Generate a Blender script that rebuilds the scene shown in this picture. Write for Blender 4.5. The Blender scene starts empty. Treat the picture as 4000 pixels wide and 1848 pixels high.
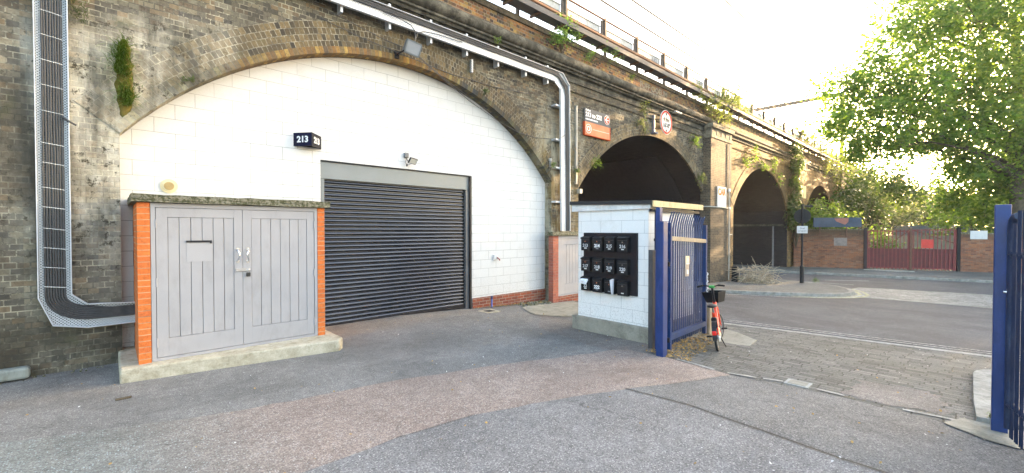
import bpy, bmesh, math, random
import numpy as np
from mathutils import Vector, Matrix
random.seed(7)
SC = bpy.context.scene
COL = SC.collection
R = math.radians

# ------------------------------------------------------------------ camera
HEAD = R(46.87)                 # heading of the optical axis, from +x (along the viaduct) towards +y
PITCH = R(-0.90)
cam_d = bpy.data.cameras.new('camera')
cam = bpy.data.objects.new('camera', cam_d); COL.objects.link(cam)
cam.location = (0, 0, 1.65)
fw = Vector((math.cos(HEAD)*math.cos(PITCH), math.sin(HEAD)*math.cos(PITCH), math.sin(PITCH)))
cam.rotation_euler = fw.to_track_quat('-Z', 'Y').to_euler()
cam_d.sensor_width = 36; cam_d.lens = 36*1080/2576
cam_d.clip_start = .05; cam_d.clip_end = 2000
SC.camera = cam

# ------------------------------------------------------------------ sky and sun
SUN_EL = R(9.0)
SUN_AZ_XY = math.atan2(-0.14, 1.0)     # direction towards the sun in the ground plane
w = bpy.data.worlds.new('World'); SC.world = w; w.use_nodes = True
nt = w.node_tree; bg = nt.nodes['Background']
sky = nt.nodes.new('ShaderNodeTexSky'); sky.sky_type = 'NISHITA'; sky.sun_disc = False
sky.sun_elevation = SUN_EL; sky.sun_rotation = math.pi/2 - SUN_AZ_XY
sky.air_density = .9; sky.dust_density = 4.0; sky.ozone_density = .5; sky.altitude = 50
nt.links.new(sky.outputs[0], bg.inputs[0]); bg.inputs[1].default_value = 0.15
sun_d = bpy.data.lights.new('sun', 'SUN'); sun = bpy.data.objects.new('sun', sun_d); COL.objects.link(sun)
sd = Vector((math.cos(SUN_AZ_XY)*math.cos(SUN_EL), math.sin(SUN_AZ_XY)*math.cos(SUN_EL), math.sin(SUN_EL)))
sun.location = (30, -9, 12)
sun.rotation_euler = (-sd).to_track_quat('-Z', 'Y').to_euler()
sun_d.energy = 4.6; sun_d.angle = R(0.6); sun_d.color = (1, .68, .36)
SC.view_settings.view_transform = 'Standard'; SC.view_settings.look = 'None'
SC.view_settings.exposure = 3.52; SC.view_settings.gamma = 1.0
SC.cycles.max_bounces = 8; SC.cycles.diffuse_bounces = 4; SC.cycles.glossy_bounces = 3; SC.cycles.transmission_bounces = 4
SC.cycles.transparent_max_bounces = 6

# ------------------------------------------------------------------ scene-graph helpers
def tag(o, label=None, cat=None, group=None, kind=None):
    if label: o['label'] = label
    if cat: o['category'] = cat
    if group: o['group'] = group
    if kind: o['kind'] = kind
    return o

def thing(name, label, cat, loc, group=None):
    o = bpy.data.objects.new(name, None); COL.objects.link(o)
    o.location = loc; o.empty_display_size = .2
    return tag(o, label, cat, group)

def copy_tree(o, parent=None, delta=None):
    c = o.copy(); COL.objects.link(c)
    if parent: c.parent = parent
    if delta is not None: c.location = Vector(o.location)+Vector(delta)
    for ch in list(o.children): copy_tree(ch, c)
    return c

def gz(x):
    return -0.04*(min(x, 19)-4) if x > 4 else 0.0

def loc_of(p):
    v = Vector((0, 0, 0))
    while p is not None:
        v += Vector(p.location); p = p.parent
    return v

class MB:
    """collects shapes in world coordinates, then links them as ONE mesh object"""
    def __init__(s): s.v = []; s.f = []; s.uv = []; s.sm = []
    def add(s, vs, fs, uvs=None, sm=False, M=None):
        n = len(s.v)
        vs = [Vector(v) for v in vs]
        if M is not None: vs = [M @ v for v in vs]
        s.v += vs
        for i, f in enumerate(fs):
            s.f.append([n+k for k in f]); s.uv.append(uvs[i] if uvs else None); s.sm.append(sm)
        return s
    def box(s, x0, x1, y0, y1, z0, z1, M=None):
        vs = [(x, y, z) for z in (z0, z1) for y in (y0, y1) for x in (x0, x1)]
        return s.add(vs, [(0, 2, 3, 1), (4, 5, 7, 6), (0, 1, 5, 4), (2, 6, 7, 3), (0, 4, 6, 2), (1, 3, 7, 5)], M=M)
    def bbox(s, x0, x1, y0, y1, z0, z1, b=.005, M=None, seg=1):
        bm = bmesh.new(); bmesh.ops.create_cube(bm, size=1)
        for v in bm.verts: v.co = Vector(((x0+x1)/2+v.co.x*(x1-x0), (y0+y1)/2+v.co.y*(y1-y0), (z0+z1)/2+v.co.z*(z1-z0)))
        bmesh.ops.bevel(bm, geom=bm.edges[:], offset=b, segments=seg, affect='EDGES', profile=.5)
        return s.bm(bm, M)
    def bm(s, bm, M=None, sm=False):
        bm.verts.index_update()
        s.add([v.co.copy() for v in bm.verts], [[v.index for v in f.verts] for f in bm.faces], sm=sm, M=M); bm.free(); return s
    def cyl(s, p0, p1, r, n=10, r1=None, cap=True, M=None):
        return s.tube([p0, p1], [r, r if r1 is None else r1], n, cap, M=M)
    def tube(s, pts, r, n=8, cap=True, M=None):
        pts = [Vector(p) for p in pts]; rs = r if isinstance(r, (list, tuple)) else [r]*len(pts)
        vs = []; fs = []
        t0 = (pts[1]-pts[0]).normalized(); up = Vector((0, 0, 1)) if abs(t0.z) < .9 else Vector((1, 0, 0))
        a = t0.cross(up).normalized()
        for i, p in enumerate(pts):
            t = ((pts[min(i+1, len(pts)-1)]-pts[i]).normalized()+(pts[i]-pts[max(i-1, 0)]).normalized())
            t = t.normalized() if t.length > 1e-6 else t0
            a = (a-t*a.dot(t)).normalized(); b = t.cross(a)
            for k in range(n):
                an = 2*math.pi*k/n; vs.append(p+(a*math.cos(an)+b*math.sin(an))*rs[i])
        for i in range(len(pts)-1):
            for k in range(n):
                k2 = (k+1) % n; fs.append((i*n+k, i*n+k2, (i+1)*n+k2, (i+1)*n+k))
        s.add(vs, fs, sm=n > 5, M=M)
        if cap:
            m = len(vs)-n; s.add(vs[:n], [tuple(range(n))[::-1]], M=M); s.add(vs[m:], [tuple(range(n))], M=M)
        return s
    def prism(s, poly, ax, a, b, M=None, closed=True):
        """poly in the two other axes (order x,y,z minus ax), extruded along ax from a to b"""
        def P(p, t):
            if ax == 'x': return (t, p[0], p[1])
            if ax == 'y': return (p[0], t, p[1])
            return (p[0], p[1], t)
        n = len(poly); vs = [P(p, a) for p in poly]+[P(p, b) for p in poly]
        fs = [(i, (i+1) % n, n+(i+1) % n, n+i) for i in range(n)] if closed else [(i, i+1, n+i+1, n+i) for i in range(n-1)]
        if closed: fs += [tuple(range(n))[::-1], tuple(range(n, 2*n))]
        return s.add(vs, fs, M=M)
    def disc(s, c, ax, r, h, n=24, M=None):
        c = Vector(c); d = Vector(ax).normalized()*h
        return s.tube([c, c+d], r, n, True, M=M)
    def build(s, name, mat, parent=None, bevel=0, fix=True, tri=False):
        me = bpy.data.meshes.new(name); off = loc_of(parent)
        me.from_pydata([tuple(v-off) for v in s.v], [], s.f)
        uvl = me.uv_layers.new(name='UVMap')
        me.polygons.foreach_set('use_smooth', s.sm)
        dat = np.zeros(len(me.loops)*2, dtype=np.float32)
        i = 0
        for p, u in zip(me.polygons, s.uv):
            if u:
                for q in u: dat[i] = q[0]; dat[i+1] = q[1]; i += 2
            else:
                n = p.normal; ax, ay, az = abs(n.x), abs(n.y), abs(n.z)
                for li in p.vertices:
                    v = s.v[li]
                    if az >= ax and az >= ay: dat[i] = v.x; dat[i+1] = v.y
                    elif ay >= ax: dat[i] = v.x; dat[i+1] = v.z
                    else: dat[i] = v.y; dat[i+1] = v.z
                    i += 2
        uvl.data.foreach_set('uv', dat)
        if fix:
            b = bmesh.new(); b.from_mesh(me); bmesh.ops.recalc_face_normals(b, faces=b.faces[:]); b.to_mesh(me); b.free()
        o = bpy.data.objects.new(name, me); COL.objects.link(o)
        if mat: me.materials.append(mat)
        if parent: o.parent = parent
        if bevel:
            m = o.modifiers.new('bevel', 'BEVEL'); m.width = bevel; m.segments = 2; m.limit_method = 'ANGLE'
        return o

def text_mb(body, size, origin, right, up, mat, parent, name, off=0.0, align='CENTER', depth=.002, sx=1.0):
    cu = bpy.data.curves.new('t', 'FONT'); cu.body = body; cu.size = size; cu.offset = off; cu.align_x = align; cu.align_y = 'CENTER'
    cu.extrude = depth; cu.resolution_u = 3
    ob = bpy.data.objects.new('t', cu); COL.objects.link(ob)
    dg = bpy.context.evaluated_depsgraph_get(); me = bpy.data.meshes.new_from_object(ob.evaluated_get(dg))
    bpy.data.objects.remove(ob); bpy.data.curves.remove(cu)
    r = Vector(right).normalized(); u = Vector(up).normalized(); n = r.cross(u); O = Vector(origin)-loc_of(parent)
    for v in me.vertices: v.co = O+r*(v.co.x*sx)+u*v.co.y+n*v.co.z
    me.name = name; o = bpy.data.objects.new(name, me); COL.objects.link(o); me.materials.clear(); me.materials.append(mat)
    if parent: o.parent = parent
    return o

# ------------------------------------------------------------------ materials
class MT:
    def __init__(s, name):
        s.m = bpy.data.materials.new(name); s.m.use_nodes = True; s.nt = s.m.node_tree
        s.b = s.nt.nodes['Principled BSDF']; s.out = s.nt.nodes['Material Output']
    def n(s, t, **k):
        nd = s.nt.nodes.new(t)
        for a, b in k.items(): setattr(nd, a, b)
        return nd
    def L(s, a, b):
        if hasattr(a, 'node') or isinstance(a, bpy.types.NodeSocket): s.nt.links.new(a, b)
        else: b.default_value = a
    def pos(s): return s.n('ShaderNodeNewGeometry').outputs['Position']
    def uv(s): return s.n('ShaderNodeUVMap', uv_map='UVMap').outputs[0]
    def mp(s, vec, sc=(1, 1, 1), loc=(0, 0, 0), rot=(0, 0, 0)):
        nd = s.n('ShaderNodeMapping'); s.L(vec, nd.inputs[0]); nd.inputs['Scale'].default_value = sc; nd.inputs['Location'].default_value = loc
        nd.inputs['Rotation'].default_value = rot; return nd.outputs[0]
    def noise(s, scale, vec=None, det=4, rough=.55, dist=0):
        nd = s.n('ShaderNodeTexNoise'); nd.inputs['Scale'].default_value = scale; nd.inputs['Detail'].default_value = det
        nd.inputs['Roughness'].default_value = rough; nd.inputs['Distortion'].default_value = dist
        s.L(vec if vec is not None else s.pos(), nd.inputs['Vector']); return nd.outputs[0]
    def vor(s, scale, vec=None, feat='F1', out=0):
        nd = s.n('ShaderNodeTexVoronoi', feature=feat); nd.inputs['Scale'].default_value = scale
        s.L(vec if vec is not None else s.pos(), nd.inputs['Vector']); return nd.outputs[out]
    def ma(s, op, a, b=None, c=None, cl=False):
        nd = s.n('ShaderNodeMath', operation=op, use_clamp=cl); s.L(a, nd.inputs[0])
        if b is not None: s.L(b, nd.inputs[1])
        if c is not None: s.L(c, nd.inputs[2])
        return nd.outputs[0]
    def sm(s, v, a, b, lo=0., hi=1.):
        nd = s.n('ShaderNodeMapRange', interpolation_type='SMOOTHSTEP'); s.L(v, nd.inputs[0])
        for i, x in zip((1, 2, 3, 4), (a, b, lo, hi)): nd.inputs[i].default_value = x
        return nd.outputs[0]
    def ramp(s, f, stops, interp='LINEAR'):
        nd = s.n('ShaderNodeValToRGB'); s.L(f, nd.inputs[0]); cr = nd.color_ramp; cr.interpolation = interp
        while len(cr.elements) < len(stops): cr.elements.new(.5)
        for e, (p, c) in zip(cr.elements, stops):
            e.position = p; e.color = (c[0], c[1], c[2], 1) if not isinstance(c, (int, float)) else (c, c, c, 1)
        return nd.outputs[0]
    def mix(s, f, a, b, mode='MIX'):
        nd = s.n('ShaderNodeMix', data_type='RGBA', blend_type=mode); s.L(f, nd.inputs[0])
        for v, i in ((a, 6), (b, 7)):
            if isinstance(v, tuple): nd.inputs[i].default_value = (v[0], v[1], v[2], 1)
            else: s.L(v, nd.inputs[i])
        return nd.outputs[2]
    def sep(s, v):
        nd = s.n('ShaderNodeSeparateXYZ'); s.L(v, nd.inputs[0]); return nd.outputs
    def comb(s, x, y, z=0.):
        nd = s.n('ShaderNodeCombineXYZ'); s.L(x, nd.inputs[0]); s.L(y, nd.inputs[1]); s.L(z, nd.inputs[2]); return nd.outputs[0]
    def bump(s, h, st=.5, d=.01, prev=None):
        nd = s.n('ShaderNodeBump'); nd.inputs['Strength'].default_value = st; nd.inputs['Distance'].default_value = d; s.L(h, nd.inputs['Height'])
        if prev is not None: s.L(prev, nd.inputs['Normal'])
        s.nt.links.new(nd.outputs[0], s.b.inputs['Normal']); return nd.outputs[0]
    def fin(s, col=None, rough=.8, metal=0., spec=None):
        if col is not None:
            if isinstance(col, tuple): s.b.inputs['Base Color'].default_value = (col[0], col[1], col[2], 1)
            else: s.L(col, s.b.inputs['Base Color'])
        s.L(rough, s.b.inputs['Roughness']); s.b.inputs['Metallic'].default_value = metal
        if spec is not None: s.b.inputs['Specular IOR Level'].default_value = spec
        return s.m

def paint(name, col, rough=.5, metal=0., var=.18, sc=6, dirt=None, dirt_amt=.5, bump=.0, spec=None):
    m = MT(name); f = m.noise(sc, det=6)
    c = m.mix(m.ramp(f, [(.3, 0), (.7, 1)]), tuple(x*(1-var) for x in col), tuple(min(1, x*(1+var)) for x in col))
    if dirt:
        g = m.ramp(m.noise(sc*2.3, det=8, rough=.7, vec=m.mp(m.pos(), (1, 1, .35))), [(.5, 0), (.68, 1)])
        c = m.mix(m.ma('MULTIPLY', g, dirt_amt), c, dirt)
    if bump: m.bump(m.noise(sc*20, det=3), bump, .003)
    return m.fin(c, m.sm(f, .3, .7, rough*.85, min(1, rough*1.15)), metal, spec)

def brick(name, W=.2, H=.068, mw=.009, cols=None, mortar=(.26, .24, .19), squash=1., soot=0., sootcol=(.03, .028, .025), extra=None, bump=.6, warp=.004, mvar=.5, sootscale=.5, jmask=None, rshift=0., holes=0.):
    m = MT(name); uv = m.uv()
    wn = m.n('ShaderNodeTexNoise'); wn.inputs['Scale'].default_value = 9; m.L(uv, wn.inputs['Vector'])
    vv = m.n('ShaderNodeVectorMath', operation='MULTIPLY_ADD'); m.L(wn.outputs['Color'], vv.inputs[0]); vv.inputs[1].default_value = (warp*2, warp*2, 0); m.L(uv, vv.inputs[2])
    uvw = vv.outputs[0]; xyz = m.sep(uvw)
    if rshift:
        r0_ = m.ma('FLOOR', m.ma('DIVIDE', xyz[1], H)); w0_ = m.n('ShaderNodeTexWhiteNoise', noise_dimensions='1D'); m.L(r0_, w0_.inputs['W'])
        uvw = m.comb(m.ma('MULTIPLY_ADD', w0_.outputs['Value'], rshift, xyz[0]), xyz[1]); xyz = m.sep(uvw)
    bt = m.n('ShaderNodeTexBrick'); bt.offset = .5; bt.offset_frequency = 2; bt.squash = squash; bt.squash_frequency = 2
    for k, x in (('Scale', 1.), ('Mortar Size', mw/2*1.0), ('Mortar Smooth', .25), ('Brick Width', W), ('Row Height', H)): bt.inputs[k].default_value = x
    m.L(uvw, bt.inputs['Vector']); mort = bt.outputs['Fac']
    row = m.ma('FLOOR', m.ma('DIVIDE', xyz[1], H)); odd = m.ma('FLOORED_MODULO', row, 2.)
    wdt = m.ma('MULTIPLY_ADD', odd, W*(squash-1), W)
    offs = m.ma('MULTIPLY', m.ma('MULTIPLY', m.ma('SUBTRACT', 1., odd), wdt), .5)
    colm = m.ma('FLOOR', m.ma('DIVIDE', m.ma('ADD', xyz[0], offs), wdt))
    wh = m.n('ShaderNodeTexWhiteNoise', noise_dimensions='2D'); m.L(m.comb(colm, row), wh.inputs['Vector'])
    pal = cols or [(.10, .08, .06), (.15, .12, .08), (.07, .06, .05), (.18, .13, .08)]
    c = m.ramp(wh.outputs['Value'], [(i/(len(pal)-1), q) for i, q in enumerate(pal)])
    c = m.mix(.6, c, m.ramp(m.noise(30, det=6, rough=.75), [(.3, .3), (.7, 1.25)]), 'MULTIPLY')
    mc = m.mix(m.ramp(m.noise(3.5, det=4), [(.35, 0), (.65, 1)]), mortar, tuple(x*(1-mvar) for x in mortar))
    if holes: mc = m.mix(m.ma('MULTIPLY', m.ramp(m.noise(5.5, det=7, rough=.75), [(.46, 0), (.54, 1)]), holes), mc, (.018, .016, .013))
    c = m.mix(mort if jmask is None else m.ma('MULTIPLY', mort, m.ramp(m.noise(jmask, det=3), [(.35, .5), (.6, 1.)])), c, mc)
    if soot:
        g = m.ramp(m.noise(sootscale, det=6, rough=.65, vec=m.mp(m.pos(), (1, 1, .6))), [(.38, 0), (.66, 1)])
        c = m.mix(m.ma('MULTIPLY', g, soot), c, sootcol)
    if extra: c = extra(m, c)
    hb = m.ma('MULTIPLY_ADD', m.ma('SUBTRACT', 1., mort), .8, m.ma('MULTIPLY', m.noise(38, det=5, rough=.7), .6))
    m.bump(hb, bump, .012)
    return m.fin(c, .92, spec=.2)
# ---- viaduct brick: dark London stock brick, lime run-off below the springings, soot and algae
def via_stain(m, c):
    p = m.pos(); x, y, z = m.sep(p)
    fine = m.noise(7, det=8, rough=.72); big = m.noise(.9, det=5); st = m.noise(1.6, det=7, rough=.7, vec=m.mp(p, (2.2, 1, .45)))
    # weathered, rendered-over look of the pier left of the big arch
    a = m.ma('MULTIPLY', m.sm(x, 1.9, .2), m.sm(m.ma('ADD', z, m.ma('MULTIPLY', x, -.38)), 4.6, 3.7))
    a = m.ma('MULTIPLY', a, m.sm(z, 1.0, 2.1, .28, 1.))
    a = m.ma('MULTIPLY', a, m.sm(x, -.9, -.5, .25, 1.))
    ren = m.mix(m.ramp(fine, [(.36, 0), (.6, 1)]), (.25, .235, .19), (.55, .52, .43))
    ren = m.mix(m.ramp(st, [(.50, 0), (.58, 1)]), ren, (.60, .58, .50))
    ren = m.mix(m.ramp(m.noise(2.1, det=6), [(.55, 0), (.68, .7)]), ren, (.075, .085, .05))
    ren = m.mix(.38, ren, m.mix(1., c, (2.3, 2.25, 2.1), 'MULTIPLY'))
    ren = m.mix(m.ramp(m.noise(8, det=9, rough=.8), [(.55, 0), (.60, .95)]), ren, (.035, .03, .02))
    ren = m.mix(m.ramp(m.noise(1.1, det=5, vec=m.mp(p, (2.6, 1, .5))), [(.48, 0), (.6, .75)]), ren, (.05, .05, .042))
    ma = m.ma('MULTIPLY', a, m.ramp(m.noise(3.2, det=6, rough=.7), [(.25, .45), (.45, .95)]), cl=True)
    c = m.mix(ma, c, ren)
    # lime streaks round the pier at x = 8.6
    d = m.sm(m.ma('ABSOLUTE', m.ma('SUBTRACT', x, 8.45)), 1.35, .1)
    l = m.ma('MULTIPLY', m.ma('MULTIPLY', d, m.sm(z, 4.9, 3.7)), m.ramp(st, [(.46, 0), (.56, 1)]), cl=True)
    c = m.mix(m.ma('MULTIPLY', l, .85), c, (.42, .39, .29))
    d2 = m.ma('MULTIPLY', d, m.ramp(m.noise(2.6, det=6, vec=m.mp(p, (1.5, 1, .5))), [(.55, 0), (.63, 1)]))
    c = m.mix(m.ma('MULTIPLY', d2, .7), c, (.16, .115, .035))
    # general soot, darker under the cornice and low on the left
    dk = m.ma('MULTIPLY', m.sm(z, 4.9, 5.7), m.ramp(st, [(.35, .2), (.6, .85)]))
    c = m.mix(dk, c, (.035, .033, .028))
    c = m.mix(m.ramp(m.noise(.8, det=6, rough=.7, vec=m.mp(p, (1, 1, 1.6), (3, 0, 5))), [(.46, 0), (.64, .5)]), c, (.05, .045, .035))
    low = m.ma('MULTIPLY', m.sm(x, .35, -.1), m.sm(z, 1.3, .2)); low = m.ma('MULTIPLY', low, m.ramp(big, [(.46, .0), (.68, .55)]))
    c = m.mix(low, c, (.055, .052, .036))
    dl = m.ma('MULTIPLY', m.sm(x, -.45, -.75), m.ramp(m.noise(1.3, det=6, rough=.65), [(.4, .0), (.6, .75)]))
    c = m.mix(dl, c, (.04, .035, .026))
    bs = m.ma('MULTIPLY', m.sm(z, 1.6, .0), m.ramp(m.noise(2.4, det=7, rough=.7), [(.4, 0), (.66, .7)]))
    c = m.mix(bs, c, (.04, .037, .03))
    g = m.ma('MULTIPLY', m.ramp(m.noise(1.7, det=7, rough=.7), [(.6, 0), (.72, .55)]), m.sm(x, 12, 1, .35, 1))
    return m.mix(g, c, (.08, .085, .035))

VP = [(.055, .05, .046), (.18, .158, .12), (.31, .265, .18), (.09, .08, .066), (.27, .195, .115), (.06, .055, .05), (.25, .225, .17), (.14, .125, .09)]
M_VIA = brick('viaduct brick', cols=VP, mortar=(.50, .46, .34), mw=.0125, squash=.5, soot=.36, sootscale=1.1, holes=.8, extra=via_stain)
M_FAR = brick('far viaduct brick', mw=.012, cols=[(.30, .165, .065), (.38, .22, .08), (.14, .09, .055), (.42, .27, .10), (.10, .07, .05)], mortar=(.36, .29, .18), squash=.5, soot=.7, sootscale=.7)  # orange of the low sun on the far arches put into the brick colour
M_RING = brick('arch ring brick', W=.068, H=.1, mw=.011, cols=[(.10, .08, .055), (.19, .145, .08), (.26, .19, .10), (.07, .06, .048), (.21, .155, .08)], mortar=(.44, .40, .30), warp=.008, holes=.6, soot=.35, extra=via_stain, mvar=.25)
def soff_x(m, c):
    x = m.sep(m.pos())[0]; f = m.ma('MAXIMUM', m.sm(x, 1.9, .9), m.sm(x, 4.3, 5.6))
    return m.mix(f, c, via_stain(m, m.mix(1., c, (.42, .58, .82), 'MULTIPLY')))
M_SOFF = brick('arch edge brick', W=.068, H=.12, cols=[(.26, .14, .055), (.36, .21, .07), (.16, .10, .06), (.50, .33, .10), (.13, .10, .075), (.30, .17, .06)], mortar=(.2, .17, .12), soot=.3, extra=soff_x)
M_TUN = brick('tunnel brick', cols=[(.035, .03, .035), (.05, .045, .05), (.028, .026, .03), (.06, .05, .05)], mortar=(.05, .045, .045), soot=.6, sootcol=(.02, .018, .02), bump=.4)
M_PAR = brick('parapet brick', mw=.011, cols=[(.30, .13, .06), (.42, .20, .07), (.07, .05, .05), (.50, .32, .10), (.06, .05, .05), (.24, .11, .06)], mortar=(.38, .34, .26), soot=.45, squash=.5)
M_PIL = brick('pilaster brick', cols=[(.13, .10, .07), (.2, .15, .1), (.09, .07, .055), (.17, .12, .08)], mortar=(.3, .27, .2), soot=.45, squash=.5)
M_REDB = brick('red facing brick', W=.195, H=.067, mw=.010, cols=[(.27, .075, .045), (.34, .10, .055), (.22, .07, .05), (.30, .13, .08)], mortar=(.42, .37, .3), soot=.12, bump=.35)
M_ORB = brick('orange brick pier', W=1.7, H=.068, mw=.012, cols=[(.62, .16, .04), (.66, .19, .05), (.58, .15, .045)], mortar=(.60, .33, .18), soot=.08, bump=.3)
M_ORB2 = brick('red brick pier', W=.2, H=.068, mw=.009, cols=[(.36, .12, .08), (.42, .15, .1), (.32, .11, .08)], mortar=(.42, .25, .2), soot=.15, bump=.3)
M_YARDW = brick('yard wall brick', W=.215, H=.072, cols=[(.33, .125, .07), (.40, .17, .085), (.20, .085, .06), (.36, .19, .12), (.28, .105, .06)], mortar=(.36, .29, .21), soot=.35,
                extra=lambda m, c: m.mix(m.sm(m.sep(m.pos())[2], .9, 1.6, 0, .75), c, (.07, .06, .045)))

def stonemat(name, a, b, moss=None, amt=.6, ms=9, bump=.5, th=(.5, .62)):
    m = MT(name); c = m.mix(m.ramp(m.noise(5, det=8, rough=.7), [(.32, 0), (.68, 1)]), a, b)
    c = m.mix(.4, c, m.ramp(m.noise(60, det=4), [(.3, .55), (.7, 1.)]), 'MULTIPLY')
    if moss: c = m.mix(m.ma('MULTIPLY', m.ramp(m.noise(ms, det=8, rough=.75), [(th[0], 0), (th[1], 1)]), amt), c, moss)
    m.bump(m.noise(30, det=8, rough=.7), bump, .015); return m.fin(c, .93, spec=.2)
M_CORN = stonemat('sooty cornice stone', (.035, .033, .028), (.11, .105, .085), (.2, .19, .15), .5, 2.5)
M_COPE = stonemat('parapet coping stone', (.09, .075, .055), (.2, .165, .12), (.03, .028, .025), .8, 3)
M_CAP = stonemat('pilaster cap stone', (.14, .12, .09), (.34, .3, .22), (.04, .035, .03), .8, 3)
M_SLAB = stonemat('mossy concrete slab', (.19, .175, .13), (.32, .30, .23), (.05, .055, .02), .9, 24, .8, (.45, .55))
M_CONC = stonemat('weathered concrete', (.36, .32, .23), (.58, .53, .42), (.16, .14, .07), .45, 7)
M_KERB = stonemat('granite kerb', (.22, .21, .18), (.40, .385, .35), (.1, .1, .09), .5, 6, .4)
M_CPAD = stonemat('concrete pad', (.24, .225, .185), (.37, .35, .29), (.13, .12, .09), .5, 4, .3)

# ---- painted blockwork
def blockmat(name, base=(.64, .64, .63), W=.445, H=.197, dirt=.3, dirtz=.25, jd=.36):
    def ex(m, c):
        p = m.pos(); x, y, z = m.sep(p)
        c = m.mix(m.ma('MULTIPLY', m.ramp(m.noise(3, det=8, rough=.7), [(.55, 0), (.75, 1)]), dirt), c, (.45, .43, .38))
        if dirtz is not None:
            g = m.ma('MULTIPLY', m.sm(z, dirtz+.5, dirtz), m.ramp(m.noise(38, det=5, rough=.75), [(.52, 0), (.6, 1)]))
            c = m.mix(m.ma('MULTIPLY', g, .35), c, (.2, .19, .16))
        return c
    m = brick(name, W=W, H=H, mw=.006, cols=[base, tuple(q*.97 for q in base), tuple(q*.985 for q in base)], mortar=tuple(q*jd for q in base), extra=ex, bump=.2, warp=.003, mvar=.3, jmask=1.3)
    for nd in m.node_tree.nodes:
        if nd.type == 'MIX' and nd.blend_type == 'MULTIPLY': nd.inputs[0].default_value = .06
    return m
M_WHITE = blockmat('white painted blockwork')
M_KIOSK = blockmat('kiosk painted blockwork', (.80, .79, .77), W=.4, H=.2, dirt=.35, dirtz=.2, jd=.5)
M_WPAINT = paint('white fascia paint', (.66, .66, .65), .6, dirt=(.3, .28, .24), dirt_amt=.3)

# ---- tarmac family
def tarmac(name, a, b, speck=.5, brown=None, sc=1.2, grain=260, rough=.85):
    m = MT(name); p = m.pos()
    c = m.mix(m.ramp(m.noise(sc, det=7, rough=.65), [(.3, 0), (.7, 1)]), a, b)
    c = m.mix(.8, c, m.ramp(m.noise(grain, det=2, rough=.6), [(.3, .25), (.7, 1.75)]), 'MULTIPLY')
    c = m.mix(.7, c, m.ramp(m.noise(70, det=4, rough=.7), [(.36, .38), (.64, 1.65)]), 'MULTIPLY')
    c = m.mix(.35, c, m.ramp(m.noise(11, det=6, rough=.7), [(.38, .6), (.62, 1.35)]), 'MULTIPLY')
    v = m.vor(68); col = m.vor(68, out=1)
    sp = m.ma('MULTIPLY', m.ma('LESS_THAN', v, .36), m.ma('GREATER_THAN', m.sep(col)[0], .76))
    c = m.mix(m.ma('MULTIPLY', sp, speck), c, (.50, .48, .45))
    v2 = m.vor(9); c2 = m.vor(9, out=1)
    s2 = m.ma('MULTIPLY', m.ma('LESS_THAN', m.ma('ADD', v2, m.ma('MULTIPLY', m.noise(40), .12)), .14), m.ma('GREATER_THAN', m.sep(c2)[0], .86))
    c = m.mix(m.ma('MULTIPLY', s2, .5), c, (.42, .42, .40))
    st = m.ramp(m.noise(.55, det=8, rough=.72, dist=.6), [(.47, 0), (.62, 1)])
    c = m.mix(m.ma('MULTIPLY', st, .42), c, tuple(q*.55 for q in a))
    wp = m.n('ShaderNodeVectorMath', operation='MULTIPLY_ADD'); wn = m.n('ShaderNodeTexNoise'); wn.inputs['Scale'].default_value = 3; m.L(p, wn.inputs['Vector'])
    m.L(wn.outputs['Color'], wp.inputs[0]); wp.inputs[1].default_value = (.5, .5, 0); m.L(p, wp.inputs[2])
    ck = m.ma('MULTIPLY', m.sm(m.vor(.85, wp.outputs[0], 'DISTANCE_TO_EDGE'), .006, .002), m.ramp(m.noise(.7, det=2), [(.54, 0), (.60, 1)]))
    c = m.mix(m.ma('MULTIPLY', ck, .35), c, (.03, .028, .026))
    if brown: c = brown(m, c)
    m.bump(m.ma('ADD', m.noise(grain*.6, det=3), m.ma('MULTIPLY', m.noise(14, det=5), .8)), .55, .006)
    return m.fin(c, rough, spec=.3)
M_TAR = tarmac('yard tarmac', (.145, .139, .130), (.222, .214, .20), .5)
M_STRIP = tarmac('reddish chippings tarmac', (.215, .166, .14), (.295, .24, .205), .7,
                 brown=lambda m, c: m.mix(m.ma('MULTIPLY', m.sm(m.sep(m.pos())[0], 1.3, -.3), .9), c, m.mix(1., c, (.76, 1.0, 1.08), 'MULTIPLY')))
M_FORE = tarmac('foreground tarmac', (.145, .138, .134), (.222, .213, .206), .6)
M_DARK = tarmac('darker tarmac', (.12, .115, .110), (.187, .181, .172), .45)
M_RBR = tarmac('brownish tarmac', (.145, .128, .115), (.22, .197, .178), .45)
M_ROAD = tarmac('road asphalt', (.07, .07, .075), (.10, .10, .107), .25, grain=140)
M_PAVE = tarmac('asphalt pavement', (.12, .115, .105), (.17, .163, .15), .3, grain=160)
M_LAND = tarmac('rough ground', (.07, .068, .055), (.13, .12, .09), .2)
def setts(name, a, W=.2, H=.115, rot=True, mort=(.035, .034, .03), moss=.5, z=.6):
    m = brick(name, W=W, H=H, mw=.014, cols=[tuple(q*k for q in a) for k in (.75, 1.15, .9, 1.3, .6, 1.05)], mortar=mort, soot=moss, sootcol=(.075, .075, .055), bump=1., warp=.012, sootscale=1.1, rshift=5.3)
    for nd in m.node_tree.nodes:
        if nd.type == 'BUMP': nd.inputs['Distance'].default_value = .03
        if nd.type == 'BSDF_PRINCIPLED': nd.inputs['Roughness'].default_value = .7
    return m
M_SETT = setts('granite setts', (.175, .174, .165), W=.21, H=.098, mort=(.10, .097, .085), moss=.35)
M_SETP = setts('pale stone setts', (.34, .33, .31), mort=(.14, .13, .12), moss=.2)
def linemat(name, col):
    m = MT(name); g = m.ramp(m.noise(22, det=8, rough=.75), [(.38, 0), (.56, 1)])
    return m.fin(m.mix(g, (.09, .09, .09), col), .8)
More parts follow.
